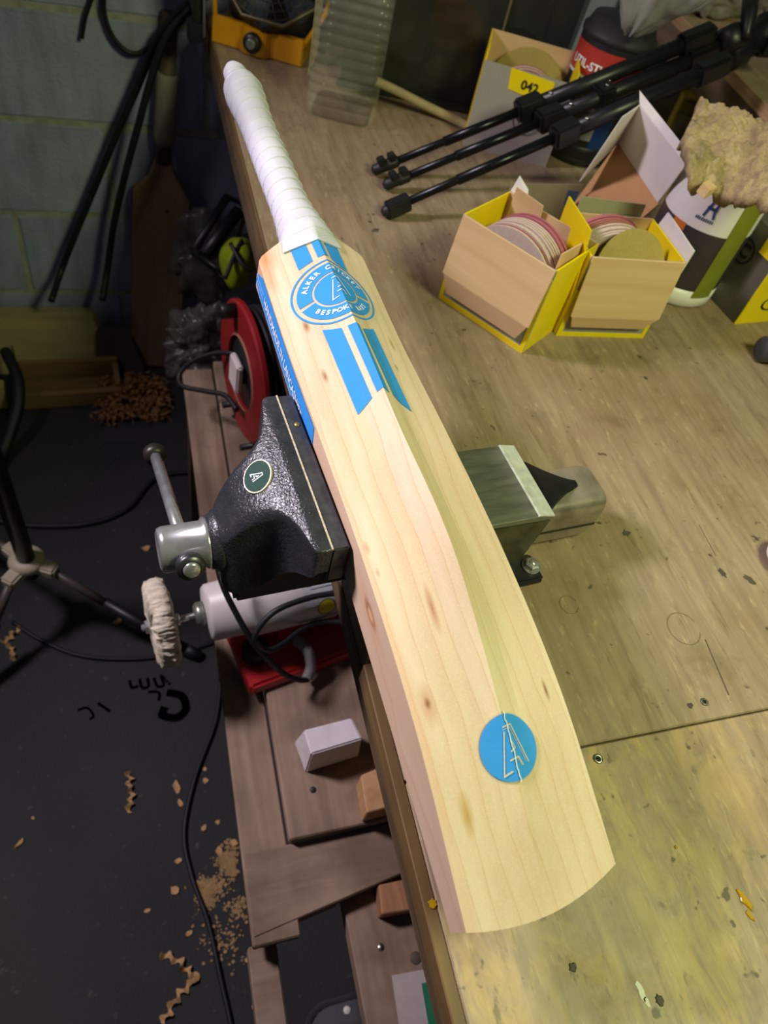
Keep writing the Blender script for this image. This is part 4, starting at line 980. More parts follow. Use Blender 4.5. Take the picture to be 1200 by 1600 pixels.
for k in range(5):
    a = 2*math.pi*k/5; rows = []
    for r in (.018, .05, .086):
        rows.append([GM @ Vector((r*math.cos(a+da), r*math.sin(a+da), -.02 + dz)) for da, dz in ((-.28, .006), (0, 0), (.28, -.008))])
    MB().grid(rows, True).build('fan_blade', M_plain('blade_black', '111215', .5) if k == 0 else bpy.data.materials['blade_black'], fan)
MB().lathe([(.018, -.03), (.018, .010), (.010, .014), (0, .014)], GM, 24).build('hub', bpy.data.materials['blade_black'], fan)
for s_ in (-1, 1):
    MB().tube([(FLn/2 + s_*(FLn/2-.004), .010, .03), (FLn/2+.012 + s_*.105, .03, .09), GM @ Vector((s_*.101, 0, -.02))], .005, 8).build('fan_arm', M_fy, fan)
# steel bracket clipped on the bench corner
p = at(320, 50, z=BZ)
br = thing('corner_bracket', 'small steel corner bracket with black block at the far bench corner', 'bracket', (p.x, p.y, BZ))
MB().box((-.006, -.03, .0005), (-.002, .10, .10)).build('plate', M_plain('bracket_zinc', '8b8f90', .35, .8), br, bevel=.001)
MB().box((-.034, -.028, -.01), (-.0062, .004, .022)).build('block', M_black_plastic, br, bevel=.002)
MB().box((-.022, -.02, .022), (-.008, .09, .11)).build('strap', M_black_plastic, br, bevel=.002)
# ---- dark nozzle cap and round white-rimmed pad at the right edge
p = bench(1192, 572)
cp = thing('nozzle_cap', 'dark grey plastic nozzle cap lying below the closed carton', 'cap', (p.x, p.y, BZ), -.3)
CMx = frame((-.012, .012, .0195), (1, .15, 0.0))
MB().lathe([(.0, -.001), (.016, 0), (.0185, .003), (.0185, .028), (.015, .034), (.012, .06)], CMx, 28).build('cap_body', M_plain('cap_grey', '3a3a40', .35), cp)
MB().lathe([(.0192, .010), (.0195, .012), (.0195, .026), (.0192, .028)], CMx, 28, cap=False, a0=1.0, a1=2.2).build('blue_band', M_navy, cp)
p = bench(1226, 884)
pad = thing('round_pad', 'white-rimmed round pad with dark speckled face at the right frame edge', 'pad', (p.x, p.y, BZ))
PM = Matrix.Rotation(.12, 4, 'Y')
MB().lathe([(.020, .001), (.0265, .002), (.0285, .007), (.0275, .013), (.0245, .015), (.0225, .013)], PM @ T(0, 0, .003), 44).build('rim', M_white, pad)
MB().lathe([(.0224, .012), (.020, .0145), (0, .0155)], PM @ T(0, 0, .003), 44, cap=False).build('face', M_plain('speckled_grey', '5a5a60', .7, var=.6, scale=900), pad)

# ================================================================== UNDER THE BENCH
SZ_ = .45
M_pal = M_wood('pallet_wood', '7a6453', 'a38b74', (40, 3, 60), .8, .001, dirt='5a483a'); M_palx = M_wood('pallet_wood_cross', '7d6757', 'a68e77', (3, 40, 60), .8, .001, dirt='5a483a')
M_palp = M_wood('pale_timber', '8f6d4a', 'b08a62', (3, 40, 60), .75, .001)
M_endgrain = M_wood('end_grain', 'a5794e', 'c29a6c', (60, 60, 3), .8, .001)
pal = thing('lower_shelf', 'rough timber shelf of grey-brown planks under the bench', 'shelf', (0, 0, 0))
def plank(lo, hi, mt, nm='plank', bev=.002): return MB().box(lo, hi).build(nm, mt, pal, bevel=bev, seg=1)
plank((-.035, .225, SZ_-.022), (.135, 1.15, SZ_), M_pal); plank((.139, .225, SZ_-.022), (.31, 1.15, SZ_), M_pal); plank((.314, .225, SZ_-.022), (.48, 1.15, SZ_), M_pal)
plank((-.096, .118, SZ_-.040), (-.037, 1.15, SZ_-.020), M_pal)
MB().hexa([(-.094, .128, SZ_-.040), (.30, .190, SZ_-.040), (.30, .2245, SZ_-.040), (-.094, .2245, SZ_-.040)], [(-.094, .128, SZ_-.0185), (.30, .190, SZ_-.0185), (.30, .2245, SZ_-.0185), (-.094, .2245, SZ_-.0185)]).build('cross_plank', M_palx, pal, bevel=.0015, seg=1)
MB().hexa([(-.060, .1365, SZ_-.092), (.024, .150, SZ_-.092), (.024, .176, SZ_-.092), (-.060, .170, SZ_-.092)], [(-.060, .1365, SZ_-.0405), (.024, .150, SZ_-.0405), (.024, .176, SZ_-.0405), (-.060, .170, SZ_-.0405)]).build('bearer', M_palp, pal, bevel=.0015, seg=1)
plank((.046, .178, SZ_-.085), (.48, .215, SZ_-.0405), M_palp, 'bearer')
plank((.026, -.45, SZ_-.075), (.135, .160, SZ_-.045), M_pal); plank((.139, -.45, SZ_-.075), (.30, .160, SZ_-.045), M_pal)
plank((-.100, -.45, SZ_-.100), (-.064, .125, SZ_-.062), M_palx, 'edge_rail')
plank((-.097, -.45, SZ_-.130), (.30, -.42, SZ_-.1005), M_palx, 'bearer')
plank((-.045, -.42, SZ_-.300), (-.030, .148, SZ_-.062), M_pal, 'inner_rail') if False else None
for x, y in ((-.09, 1.08), (.40, 1.08), (.40, -.44), (.40, .24)):
    plank((x, y, .004), (x+.05, y+.05, SZ_-.0405), M_edge, 'post')
for px, py, z in ((489, 1234, SZ_), (595, 1480, SZ_-.045)):
    q = at(px, py, z=z); MB().lathe([(.0045, 0), (.004, .001), (0, .0012)], T(q.x, q.y, z), 14).build('nail_head', M_plain('rusty_nail', '3b342e', .6, .4) if px == 489 else M_screw, pal)
q = at(650, 1497, z=SZ_-.045); MB().lathe([(.0075, 0), (.0065, .0006), (0, .0007)], T(q.x, q.y, SZ_-.045), 16).build('knot', M_dirty, pal)
# white polishing bar
b0 = at(477, 1208, z=SZ_); b1 = at(561, 1181, z=SZ_); d = b1-b0; L_ = d.length
bar = thing('polishing_bar', 'white block of polishing compound on the timber shelf', 'block', (b0.x, b0.y, SZ_), math.atan2(d.y, d.x))
rows = []
m = MB().hexa([(0, 0, 0), (L_, 0, 0), (L_-.006, .040, 0), (-.002, .046, 0)], [(.003, .004, .060), (L_-.004, .004, .058), (L_-.008, .036, .058), (.003, .038, .060)])
m.build('bar', M_plain('white_wax', 'd9d3d4', .5, var=.06, scale=40, bump=.0008, bscale=80), bar, bevel=.002, seg=2)
# timber blocks
def tblock(pts_b, h, mt, nm, label, top_in=0.0, mt2=None, cat='offcut'):
    c = sum((Vector(p) for p in pts_b), Vector())/4
    o = thing(nm, label, cat, (c.x, c.y, c.z))
    MB().hexa([Vector(p)-c for p in pts_b], [Vector(p)-c + Vector((0, 0, h)) for p in pts_b]).build('block', mt, o, bevel=.0015, seg=1)
    return o, c
zB = SZ_ + .0005
hB = .042; tq = [at(585, 1322, z=zB+hB), at(617, 1307, z=zB+hB), at(587, 1188, z=zB+hB), at(566, 1211, z=zB+hB)]
P = [(tq[0].x, max(tq[0].y, .228), zB), (tq[0].x+.075, max(tq[0].y, .228)+.004, zB), (tq[3].x+.075, tq[2].y, zB), (tq[3].x-.002, tq[3].y, zB)]
o, c = tblock(P, hB, M_endgrain, 'timber_block', 'sawn timber block with pale end grain against the bench edge')
P = [(.066, .118, SZ_-.0445), (.140, .112, SZ_-.0445), (.140, .150, SZ_-.0445), (.070, .152, SZ_-.0445)]
o, c = tblock(P, .030, M_wood('plywood_offcut', '7d5238', 'b07f58', (30, 4, 160), .7, .0012), 'plywood_offcut', 'short brown plywood offcut sitting on the near shelf plank')
# paper and green card
p = at(612, 1524, z=SZ_-.044)
pa = thing('paper_sheet', 'grey paper sheet with green card corner on the near shelf plank', 'paper', (p.x, p.y, SZ_-.0445), -.08)
MB().box((0, -.16, 0), (.085, .0, .0006)).build('sheet', M_plain('grey_paper', 'a99f98', .7), pa)
gcard = MB().box((.036, -.16, .0006), (.085, -.014, .0012)).build('green_card', M_plain('green_print', '1d6b48', .5), pa)
decal(ring_bm(0, .008), lambda x, y: Vector((.060+x, -.030+y, .0016)), name='white_emblem', mat=M_whiteprint, parent=gcard)
# grey plastic tray under the shelf
tr = thing('plastic_tray', 'dark grey plastic tray with rounded rim below the gap in the shelf', 'tray', tuple(at(560, 1600, z=.10)))
tr.location = (-.02, -.13, .0045)
M_tray = M_plain('tray_grey', '4a4b50', .35, var=.08)
def rr2(hx, hy, rc, z, cx=.09, cy=0): return [Vector((p.x+cx, p.y+cy, z)) for p in rr_sec(hx, hy, rc, z)]
rows = [rr2(.075, .175, .03, .0), rr2(.080, .18, .035, .13), rr2(.090, .19, .04, .133), rr2(.090, .19, .04, .128), rr2(.082, .182, .036, .126)]
m = MB().grid(rows[:3], True, True); k = len(rows[0]); m.f.append(tuple(range(k-1, -1, -1))); m.sm.append(False)
tb_ = m.build('tray_wall', M_tray, tr)
m = MB().add(rr2(.081, .181, .036, .1305), [tuple(range(k))]); m.build('tray_lid', M_plain('tray_lid_grey', '55565b', .35, var=.08), tr)
q = at(543, 1578, z=.14); MB().lathe([(.006, 0), (.005, .001), (0, .0012)], T(q.x-tr.location.x, q.y-tr.location.y, .1308), 14).build('wax_drip', M_paint, tr)

# ---- polishing motor on a red base
r0 = at(390, 1090, z=SZ_+.001); r1 = at(548, 1030, z=SZ_+.001); d = (r1-r0); ra = math.atan2(d.y, d.x)
pol = thing('bench_polisher', 'cream polishing motor on a red metal base with fleece buffing wheel', 'polisher', (r0.x, r0.y, SZ_+.0008), ra)
M_redm = M_plain('red_enamel', 'a81f24', .32, var=.12, scale=18, coat=.3); M_cream = M_plain('cream_enamel', 'c9c4bd', .4, var=.05)
BW_, BD_ = .190, .175
MB().hexa([(0, 0, 0), (BW_, 0, 0), (BW_, BD_, 0), (0, BD_, 0)], [(.004, .006, .018), (BW_-.004, .006, .018), (BW_-.004, BD_-.006, .018), (.004, BD_-.006, .018)]).build('base', M_redm, pol, bevel=.004, seg=3)
PI_ = pol.matrix_world
inv = (T(r0.x, r0.y, SZ_+.0008) @ Matrix.Rotation(ra, 4, 'Z')).inverted()
mL = inv @ at(322, 958, z=.548); mR = inv @ at(545, 905, z=.548); ax = (mR-mL).normalized()
MB().lathe([(.012, -.003), (.036, .0), (.040, .004), (.0425, .055), (.0475, .060), (.0480, .180), (.046, .182), (.046, .19), (.0475, .192), (.0470, .235), (.040, .243), (0, .244)], frame(mL, ax), 48).build('motor_body', M_cream, pol)
MB().box((.055, BD_/2-.03, .018), (.165, BD_/2+.045, .060)).build('pedestal', M_redm, pol, bevel=.008)
MB().lathe([(.018, .0), (.018, .010), (.014, .014), (0, .014)], frame(mL - ax*.002, -ax), 24).build('bearing_cap', M_steel, pol)
sh = MB().lathe([(.0052, 0), (.0052, .050), (.0048, .086), (0, .087)], frame(mL, -ax), 18).build('shaft', M_chrome, pol)
wl = mL - ax*.052
for s_, r_ in ((.012, .0095), (-.026, .0105)):
    MB().lathe([(r_*.8, -.004), (r_, -.003), (r_, .003), (r_*.8, .004)], frame(wl + ax*s_, ax), 6 if s_ < 0 else 24, smooth=(s_ > 0)).build('nut', M_chrome, sh)
t = NT('fleece_cream'); v = t.mapping(); n1 = t.noise(v, 45, 4); n2 = t.noise(v, 420, 4, .7)
t.set(t.ramp(n1, [(.3, srgb('e4d4b4')), (.6, srgb('f8eed6'))]), .95); t.bump(n2, .9, .003); M_fleecew = t.m
WM = frame(wl - ax*.008, ax); rows = []
for j, (r, z) in enumerate(((.006, -.013), (.028, -.015), (.050, -.014), (.058, -.011), (.0600, -.004), (.0600, .004), (.058, .011), (.050, .014), (.028, .015), (.006, .013))):
    row = []
    for i in range(240):
        a = 2*math.pi*i/240; q = Vector((math.cos(a), math.sin(a), z*40)); k = 1 + (.05*noise.noise(q*3) + .07*noise.noise(q*9) + .07*noise.noise(q*26) + .05*noise.noise(q*60) if r > .03 else 0)
        row.append(WM @ Vector((r*k*math.cos(a), r*k*math.sin(a), z*(1+.22*noise.noise(q*6)+.18*noise.noise(q*25))))) 
    rows.append(row)
MB().grid(rows, True, True).build('buffing_wheel', M_fleecew, pol)
# label + yellow sticker wrapped on the motor (towards the camera/up)
vdir = (inv.to_3x3() @ (CAM - at(430, 940, z=.548))).normalized()
FMt = frame(mL, ax, vdir)
def motor_print(bm, name, mt, parent, R): return decal(bm, lambda x, y: FMt @ Vector((R*math.cos(y/R), R*math.sin(y/R), x)), rng(.05, .26, .02), rng(-.05, .05, .004), name, mt, parent)
lbm = motor_print(poly_bm([[(.128, -.040), (.196, -.040), (.196, .028), (.128, .028)]]), 'rating_label', M_plain('silver_label', 'b9bcc0', .4), pol, .0486)
for y, x0, x1, wd in ((.012, .146, .182, .004), (.002, .140, .178, .0012), (-.004, .140, .180, .0012), (-.010, .140, .172, .0012)):
    motor_print(poly_bm(stroke([(x0, y), (x1, y)], wd)), 'label_lettering', M_plain('label_grey_print_%d' % int(y*1000+50), '5a5a60', .6), lbm, .0489)
for x0 in (.134, .186): motor_print(poly_bm([[(x0, -.012), (x0+.007, -.012), (x0+.007, -.002), (x0, -.002)]]), 'label_symbol', M_darkprint, lbm, .0489)
motor_print(ring_bm(0, .0125, c=(.160, .034)), 'yellow_sticker', M_plain('yellow_sticker', 'c8c020', .4), pol, .0490)
motor_print(ring_bm(.0125, .0138, c=(.160, .034)), 'sticker_rim', M_darkprint, pol, .0490)
MB().lathe([(.020, 0), (.020, .02), (.016, .024), (0, .024)], T(.028, .055, .018), 24).build('switch', M_black_rubber, pol)
MB().box((.105, .062, .018), (.125, .082, .024)).build('red_rocker', M_plain('bright_red', 'c8141a', .3), pol, bevel=.001)
g0 = inv @ at(463, 1000, z=.49); g1 = inv @ at(480, 1015, z=.495); g2 = inv @ at(486, 1040, z=.48); g3 = inv @ at(480, 1060, z=.468)
Pg = catmull([g0, g1, g2, g3], 14); n_ = len(Pg)
MB().tube(Pg, [.0075 + (.0012 if (i//1) % 2 else 0) for i in range(n_)], 14).build('cable_gland', M_plain('grey_spring', '8d8a88', .5, .2), pol)
def cable(pts, r, label, mt=None, name='power_cable', n=8, group=None):
    o = MB().tube(catmull(pts, n), r, 10).build(name, mt or M_black_rubber); return tag(o, label, 'cable', group)
cable([at(338, 872, z=.66), at(345, 905, z=.64), at(362, 945, z=.615), at(400, 1010, z=.57), at(440, 1050, z=.51), at(466, 1062, z=.483), at(481, 1062, z=.47)], .0042, 'black power cable curving in front of the cream polishing motor')
cable([at(560, 922, z=.625), at(528, 926, z=.622), at(480, 935, z=.622), at(430, 955, z=.620), at(402, 985, z=.60), at(400, 1003, z=.585), at(418, 1016, z=.56), at(440, 1008, z=.55), at(470, 985, z=.54), at(500, 972, z=.54), at(545, 972, z=.54)], .0042, 'black power cable looping across the label of the cream motor')
cable([at(352, 960, z=.009), at(347, 1010, z=.009), at(344, 1070, z=.009), at(336, 1130, z=.009), at(305, 1215, z=.009), at(288, 1300, z=.009), at(300, 1370, z=.009), at(325, 1440, z=.009), at(345, 1530, z=.009), at(362, 1610, z=.009), at(365, 1680, z=.009)], .0042, 'thin black cable snaking along the mat beside the timber shelf')
cable([at(20, 972, z=.0085), at(60, 998, z=.0085), at(120, 1023, z=.0085), at(190, 1030, z=.0085), at(262, 1024, z=.0085), at(330, 1005, z=.0085), at(372, 985, z=.0085)], .004, 'thin black cable curving across the mat below the light stand')
cable([at(-20, 812, z=.0095), at(60, 822, z=.0095), at(140, 818, z=.0095), at(200, 795, z=.0095), at(240, 750, z=.0095), at(290, 738, z=.0095), at(350, 738, z=.0095)], .0055, 'black cable arcing over the mat toward the vise handle')

# ---- cable reel
rc_ = at(385, 582, d=1.23); rn = Vector((-.93, -.16, .02)).normalized()
reel = thing('cable_reel', 'red extension cable reel with black cable and white hub sticker behind the vise', 'cable reel', tuple(rc_))
RMx = frame(Vector((0, 0, 0)), rn, (0, 0, 1)); RR = .122
M_redp = M_plain('red_plastic', '84161a', .45, var=.12)
def annulus(r0, r1, z0, z1, nm, mt, par, n=56): return MB().lathe([(r0, z0), (r0, z1), (r1-.004, z1), (r1, z1-.003), (r1, z0), (r0, z0)], RMx, n, cap=False, smooth=False).build(nm, mt, par)
annulus(.066, RR, 0, .010, 'flange', M_redp, reel); annulus(.064, .068, .009, .0125, 'hub_ring', M_plain('tan_rim', '8d5a48', .5), reel)
annulus(.05, RR, -.085, -.075, 'flange', M_redp, reel)
hb = MB().lathe([(.066, .002), (.060, .006), (.020, .006), (.018, .012), (0, .012)], RMx, 40).build('hub', M_black_plastic, reel)
MB().box((-.028, -.022, .013), (.030, .022, .024), RMx).build('hub_socket', M_plain('white_sticker', 'cfc5c2', .5), hb, bevel=.003)
for k in range(7):
    R0 = .105 - .001*(k % 2); P = [RMx @ Vector((R0*math.cos(2*math.pi*i/56), R0*math.sin(2*math.pi*i/56), -.006-.0105*k)) for i in range(57)]
    MB().tube(P, .0052, 8, cap=False).build('cable_turn', M_black_rubber, reel)
MB().lathe([(.090, -.074), (.090, -.001)], RMx, 40).build('drum', M_black_plastic, reel)
MB().lathe([(.012, .010), (.012, .034), (.010, .036), (0, .036)], RMx @ T(RR*.86*math.cos(.45), RR*.86*math.sin(.45), 0), 24).build('winding_knob', M_black_plastic, reel)
MB().box((-RR*.99, -.001, .0098), (-.068, .001, .0108), RMx @ Matrix.Rotation(-.12, 4, 'Z')).build('flange_slot', M_darkprint, reel)
st_ = MB(); 
MB().tube([RMx @ Vector((.02, .0, -.09)), RMx @ Vector((-.10, .055, -.09)), RMx @ Vector((-.125, .055, -.04)), RMx @ Vector((-.125, .055, .02))], .006, 10).build('stand_frame', M_black_plastic, reel)
MB().tube([RMx @ Vector((.02, .0, -.09)), RMx @ Vector((-.10, -.055, -.09)), RMx @ Vector((-.125, -.055, -.04)), RMx @ Vector((-.125, -.055, .02))], .006, 10).build('stand_frame', M_black_plastic, reel)
cable([at(365, 552, d=1.26), at(335, 552, d=1.28), at(300, 565, d=1.3), at(281, 585, d=1.31), at(285, 603, d=1.30), at(320, 611, d=1.28), at(352, 618, d=1.26), at(370, 640, d=1.24)], .0045, 'black flex loop sticking out beside the red cable reel')
# ---- polythene bag, yellow tool, blank bat, planks behind
M_poly = M_clear('dusty_polythene', (.62, .60, .56, 1), .34, .3, (.22, .20, .18))
pb = lump('plastic_sack', at(312, 545, d=1.62), (.08, .065, .085), M_poly, amp=.75, fr=2.6, fine=.10, ffr=9, sub=6, seed=12); tag(pb, 'crumpled dusty clear plastic sack behind the red cable reel', 'sack')
pb2 = lump('plastic_sack', at(330, 400, d=1.80), (.09, .05, .10), M_poly, amp=.7, fr=2.6, fine=.10, ffr=9, sub=5, seed=15); tag(pb2, 'crumpled clear plastic sack higher up below the bench corner', 'sack')
yt = thing('power_tool', 'yellow-green power tool with black strap frame in the dark below the bench', 'power tool', tuple(at(372, 412, d=1.52)))
M_lime = M_plain('lime_plastic', '8a9a10', .45, var=.12)
def rel_(o, P): return [Vector(p)-Vector(o.location) for p in P]
lump('tool_body', (.0, .0, .0), (.036, .05, .055), M_lime, amp=.22, fr=1.6, fine=.0, sub=4, seed=3, parent=yt)
MB().tube(rel_(yt, catmull([at(352, 435, d=1.45), at(368, 395, d=1.46), at(378, 375, d=1.47)], 6)), .0045, 8).build('strap', M_black_rubber, yt)
MB().tube(rel_(yt, catmull([at(360, 380, d=1.45), at(378, 412, d=1.45), at(394, 424, d=1.46)], 6)), .0045, 8).build('strap', M_black_rubber, yt)
MB().tube(rel_(yt, [at(302, 392, d=1.60), at(355, 308, d=1.66), at(385, 320, d=1.66), at(350, 432, d=1.56), at(302, 392, d=1.60)]), .010, 8).build('frame', M_black_plastic, yt)
MB().tube(rel_(yt, [at(318, 400, d=1.58), at(372, 330, d=1.63)]), .014, 10).build('handle', M_black_plastic, yt)
# blank bat leaning on the wall
bbase = at(240, 556, z=.004); bb = Vector((bbase.x, 1.655, .004)); btop = Vector((-.062, 1.735, .86))
bd = (btop-bb); bl = bd.length; BBM = frame(bb, bd, (1, 0, 0))
blank = thing('bat_blank', 'unfinished wooden bat blank leaning against the block wall', 'cricket bat', M=BBM)
M_blank = M_wood('blank_willow', '7d6048', '9a7a5c', (50, 50, 4), .7, .0006)
bw = .064; Hs = bl*.63
MB().prism([(-bw, 0), (bw, 0), (bw, Hs-.06), (.5*bw, Hs-.012), (.020, Hs+.01), (.020, Hs+.02), (-.020, Hs+.02), (-.020, Hs+.01), (-.5*bw, Hs-.022), (-bw, Hs-.05)], -.022, .014, Matrix.Rotation(math.pi/2, 4, 'X')).build('blade', M_blank, blank, bevel=.002)
MB().lathe([(.018, Hs+.02), (.0165, bl*.78), (.017, bl)], None, 24).build('handle', M_plain('cane_handle', '5a4a3c', .7), blank)
MB().lathe([(.021, Hs+.06), (.0245, Hs+.08), (.0235, bl*.86), (.021, bl*.87)], None, 28).build('handle_sleeve', M_plain('pale_sleeve', '8c8478', .7), blank)
decal(ring_bm(0, .005), lambda x, y: Vector((.012+x, -.0146, Hs-.09+y)), name='dark_knot', mat=M_dirty, parent=blank)
# plank lying along the wall foot
pl0 = thing('timber_plank', 'pale sawn timber plank lying along the foot of the block wall', 'plank', (-.95, 1.62, .004))
MB().hexa([(0, 0, 0), (.72, .0, 0), (.72, .05, 0), (0, .05, 0)], [(0, .06, .135), (.66, .06, .135), (.66, .11, .135), (0, .11, .135)]).build('board', M_wood('pale_plank', '93825a', 'b5a273', (3, 30, 30), .75, .0008), pl0, bevel=.002)
q = at(10, 540, y=1.62); MB().box((.46, -.002, .03), (.464, .0, .10)).build('pencil_line', M_dirty, pl0)
p = at(170, 530, z=.10)
sp_ = thing('stone_slab', 'dark flat slab wedged between the plank and the bat blank', 'slab', (-.295, 1.60, .004)); MB().hexa([(0, 0, 0), (.13, 0, 0), (.13, .05, 0), (0, .05, 0)], [(.01, .04, .11), (.10, .045, .11), (.10, .09, .11), (.01, .085, .11)]).build('slab_body', M_plain('slab_grey', '40393a', .7, var=.2), sp_, bevel=.003)
p = at(95, 612, z=.004)
wb_ = thing('wooden_crate', 'low brown wooden crate on the floor by the wall', 'crate', (p.x-.095, p.y-.065, .004), .06)
M_crw = M_wood('crate_wood', '6e5530', '8a6d40', (3, 40, 40), .8, .0008)
MB().box((0, 0, 0), (.25, .016, .045)).build('front_board', M_crw, wb_, bevel=.001); MB().box((0, .10, 0), (.25, .116, .065)).build('back_board', M_crw, wb_, bevel=.001)
MB().box((0, .0165, 0), (.014, .0995, .055)).build('end_board', M_crw, wb_, bevel=.001); MB().box((.236, .0165, 0), (.25, .0995, .055)).build('end_board', M_crw, wb_, bevel=.001); MB().box((.015, .017, 0), (.235, .099, .010)).build('bottom_board', M_crw, wb_)
# heap of wood shavings (nobody could count them)
def ribbon(c, L0, wd, R, turns, rz, tilt, rr, n=12):
    M = T(*c) @ Matrix.Rotation(rz, 4, 'Z') @ Matrix.Rotation(tilt, 4, 'Y'); a, b = [], []
    for i in range(n+1):
        f_ = i/n; an = f_*turns*2*math.pi; x = (f_-.5)*L0
        a.append(M @ Vector((x, R*math.cos(an), R*math.sin(an)+R))); b.append(M @ Vector((x+wd, R*math.cos(an+.3), R*math.sin(an+.3)+R)))
    return [a, b]
M_shav = M_plain('wood_shaving', 'c9a06c', .8, var=.2, scale=120)
m = MB(); rr = random.Random(5)
for k in range(420):
    f_ = rr.random(); x = -.29 + .17*rr.random(); y = 1.43 + .15*rr.random(); h = .06*max(0, 1-abs(x+.20)/.11)*max(0, 1-abs(y-1.52)/.10)
    m.grid(ribbon((x, y, .004 + rr.random()*h), rr.uniform(.02, .05), rr.uniform(.006, .012), rr.uniform(.004, .008), rr.uniform(.5, 1.6), rr.uniform(0, 6.28), rr.uniform(-.5, .5), rr, 7), True)
hp = m.build('shavings_heap', M_plain('old_shavings', '8a6238', .85, var=.3, scale=60)); tag(hp, 'heap of curled brown wood shavings at the foot of the wall', 'shavings', kind='stuff')
# ---- black hose ring and cream box at the left edge
hs2 = MB().tube(catmull([at(8, 548, z=.14), at(27, 590, z=.12), at(29, 630, z=.09), at(20, 665, z=.06), at(8, 700, z=.03), at(-8, 730, z=.016), at(-40, 740, z=.016)], 8), .014, 14).build('vacuum_hose', M_black_rubber); tag(hs2, 'thick black vacuum hose bent down at the left frame edge', 'hose')
p = at(-14, 640, z=.004); cb_ = MB().box((0, 0, 0), (.042, .03, .075)).build('cream_block', M_wood('cream_wood', '9c8a58', 'b5a26c'), bevel=.003); cb_.location = (p.x, p.y, .004); tag(cb_, 'small cream timber block behind the black hose at the left edge', 'block')
# ---- light stand
hub = at(42, 876, z=.20)
ls = thing('light_stand', 'black tripod light stand with cream collar at the left frame edge', 'light stand', (hub.x, hub.y, .004)); lz = hub.z-.004
M_cream2 = M_plain('cream_casting', 'b8ad92', .5, var=.12)
def L3(p): return Vector(p) - Vector((hub.x, hub.y, .004))
MB().tube([(0, 0, lz-.045), (0, 0, 1.95)], .0165, 20).build('column', M_plain('stand_black', '0d0e12', .35), ls)
MB().lathe([(.018, lz-.012), (.030, lz-.010), (.034, lz), (.030, lz+.010), (.020, lz+.013), (.018, lz+.013)], None, 28).build('collar', M_cream2, ls)
ends = [at(308, 1024, z=.012), at(-70, 1110, z=.012), at(-120, 800, z=.012)]
for e in ends:
    e = L3(e); d = Vector((e.x, e.y, 0)).normalized(); s0_ = Vector((0, 0, lz-.008)) + d*.028
    MB().box((.015, -.014, -.012), (.058, .014, .012), frame(Vector((0, 0, lz-.008)), (0, 0, 1), d)).build('leg_bracket', M_cream2, ls, bevel=.004)
    k1 = s0_.lerp(e, .42)
    MB().tube([s0_ + d*.015, k1], .0085, 12).build('leg_brace', M_plain('leg_grey', '4d443c', .5) if e is None else (bpy.data.materials.get('leg_grey') or M_plain('leg_grey', '5a5048', .45)), ls)
    lg = MB().tube([k1 - (e-s0_).normalized()*.015, e], .0115, 12).build('leg', M_black_plastic, ls)
    MB().lathe([(.013, -.03), (.013, .004), (.008, .008)], frame(e, (e-s0_)), 14).build('foot_cap', M_black_rubber, lg)
# ---- loose curls and chips on the mat
def curl(pts, wd, R, label, pitch=.016, group=None):
    P = catmull([at(a, b, z=.005) for a, b in pts], 10); Lc = [0]
    for a, b in zip(P[:-1], P[1:]): Lc.append(Lc[-1] + (b-a).length)
    m = MB(); ra_, rb_ = [], []
    n = max(24, int(Lc[-1]/pitch*10))
    for i in range(n+1):
        s_ = Lc[-1]*i/n; j = max(k for k in range(len(Lc)) if Lc[k] <= s_+1e-9); j = min(j, len(P)-2)
        f_ = (s_-Lc[j])/max(1e-9, Lc[j+1]-Lc[j]); c = P[j].lerp(P[j+1], f_); tg = (P[j+1]-P[j]).normalized(); sd_ = tg.cross(Vector((0, 0, 1))).normalized()
        an = 2*math.pi*s_/pitch
        an += 1.6*noise.noise(Vector((s_*40, pts[0][0], 0))); kA = .75 + .9*noise.noise(Vector((s_*60, 3, pts[0][1]*.1)))
        o_ = sd_*R*1.1*kA*math.sin(an) + Vector((0, 0, 1))*(R*.9*(1+math.cos(an))); ww = wd*(.30 + .22*abs(math.sin(an)))
        ra_.append(c + o_ - sd_*ww); rb_.append(c + o_ + sd_*ww + Vector((0, 0, .004*math.cos(an*.5))))
    m.grid([ra_, rb_], True); o = m.build('wood_curl', M_shav); return tag(o, label, 'wood shaving', group)
curl([(203, 1207), (202, 1225), (206, 1243), (200, 1270)], .009, .0045, 'upright curled wood shaving alone on the black mat')
curl([(250, 1492), (275, 1500), (295, 1520), (306, 1522), (300, 1535), (282, 1552), (268, 1572), (254, 1600)], .010, .0045, 'long zigzag curled wood shaving at the bottom of the mat', .020)
curl([(2, 1005), (14, 1000), (22, 990), (33, 983)], .010, .005, 'pale curled shaving beside the light stand leg')
curl([(14, 1008), (20, 1020), (23, 1032)], .009, .004, 'short pale curl just below the light stand shaving')
def chip(px, py, a, b, ang, seed, label, group):
    rr = random.Random(seed); p = at(px, py, z=.0045); n = 9; poly = [(a*(1+rr.uniform(-.3, .3))*math.cos(2*math.pi*i/n), b*(1+rr.uniform(-.3, .3))*math.sin(2*math.pi*i/n)) for i in range(n)]
    m = MB(); M = T(p.x, p.y, .0045) @ Matrix.Rotation(ang, 4, 'Z'); k = .0006
    top = [M @ Vector((x, y, .0012 + 55*x*x)) for x, y in poly]; c = M @ Vector((0, 0, .0012))
    m.add(top + [c], [(i, (i+1) % n, n) for i in range(n)], True); m.add([q - Vector((0, 0, .0011)) for q in top], [tuple(range(n-1, -1, -1))]); 
    o = m.build('wood_chip', M_shav); tag(o, label, 'wood chip', group)
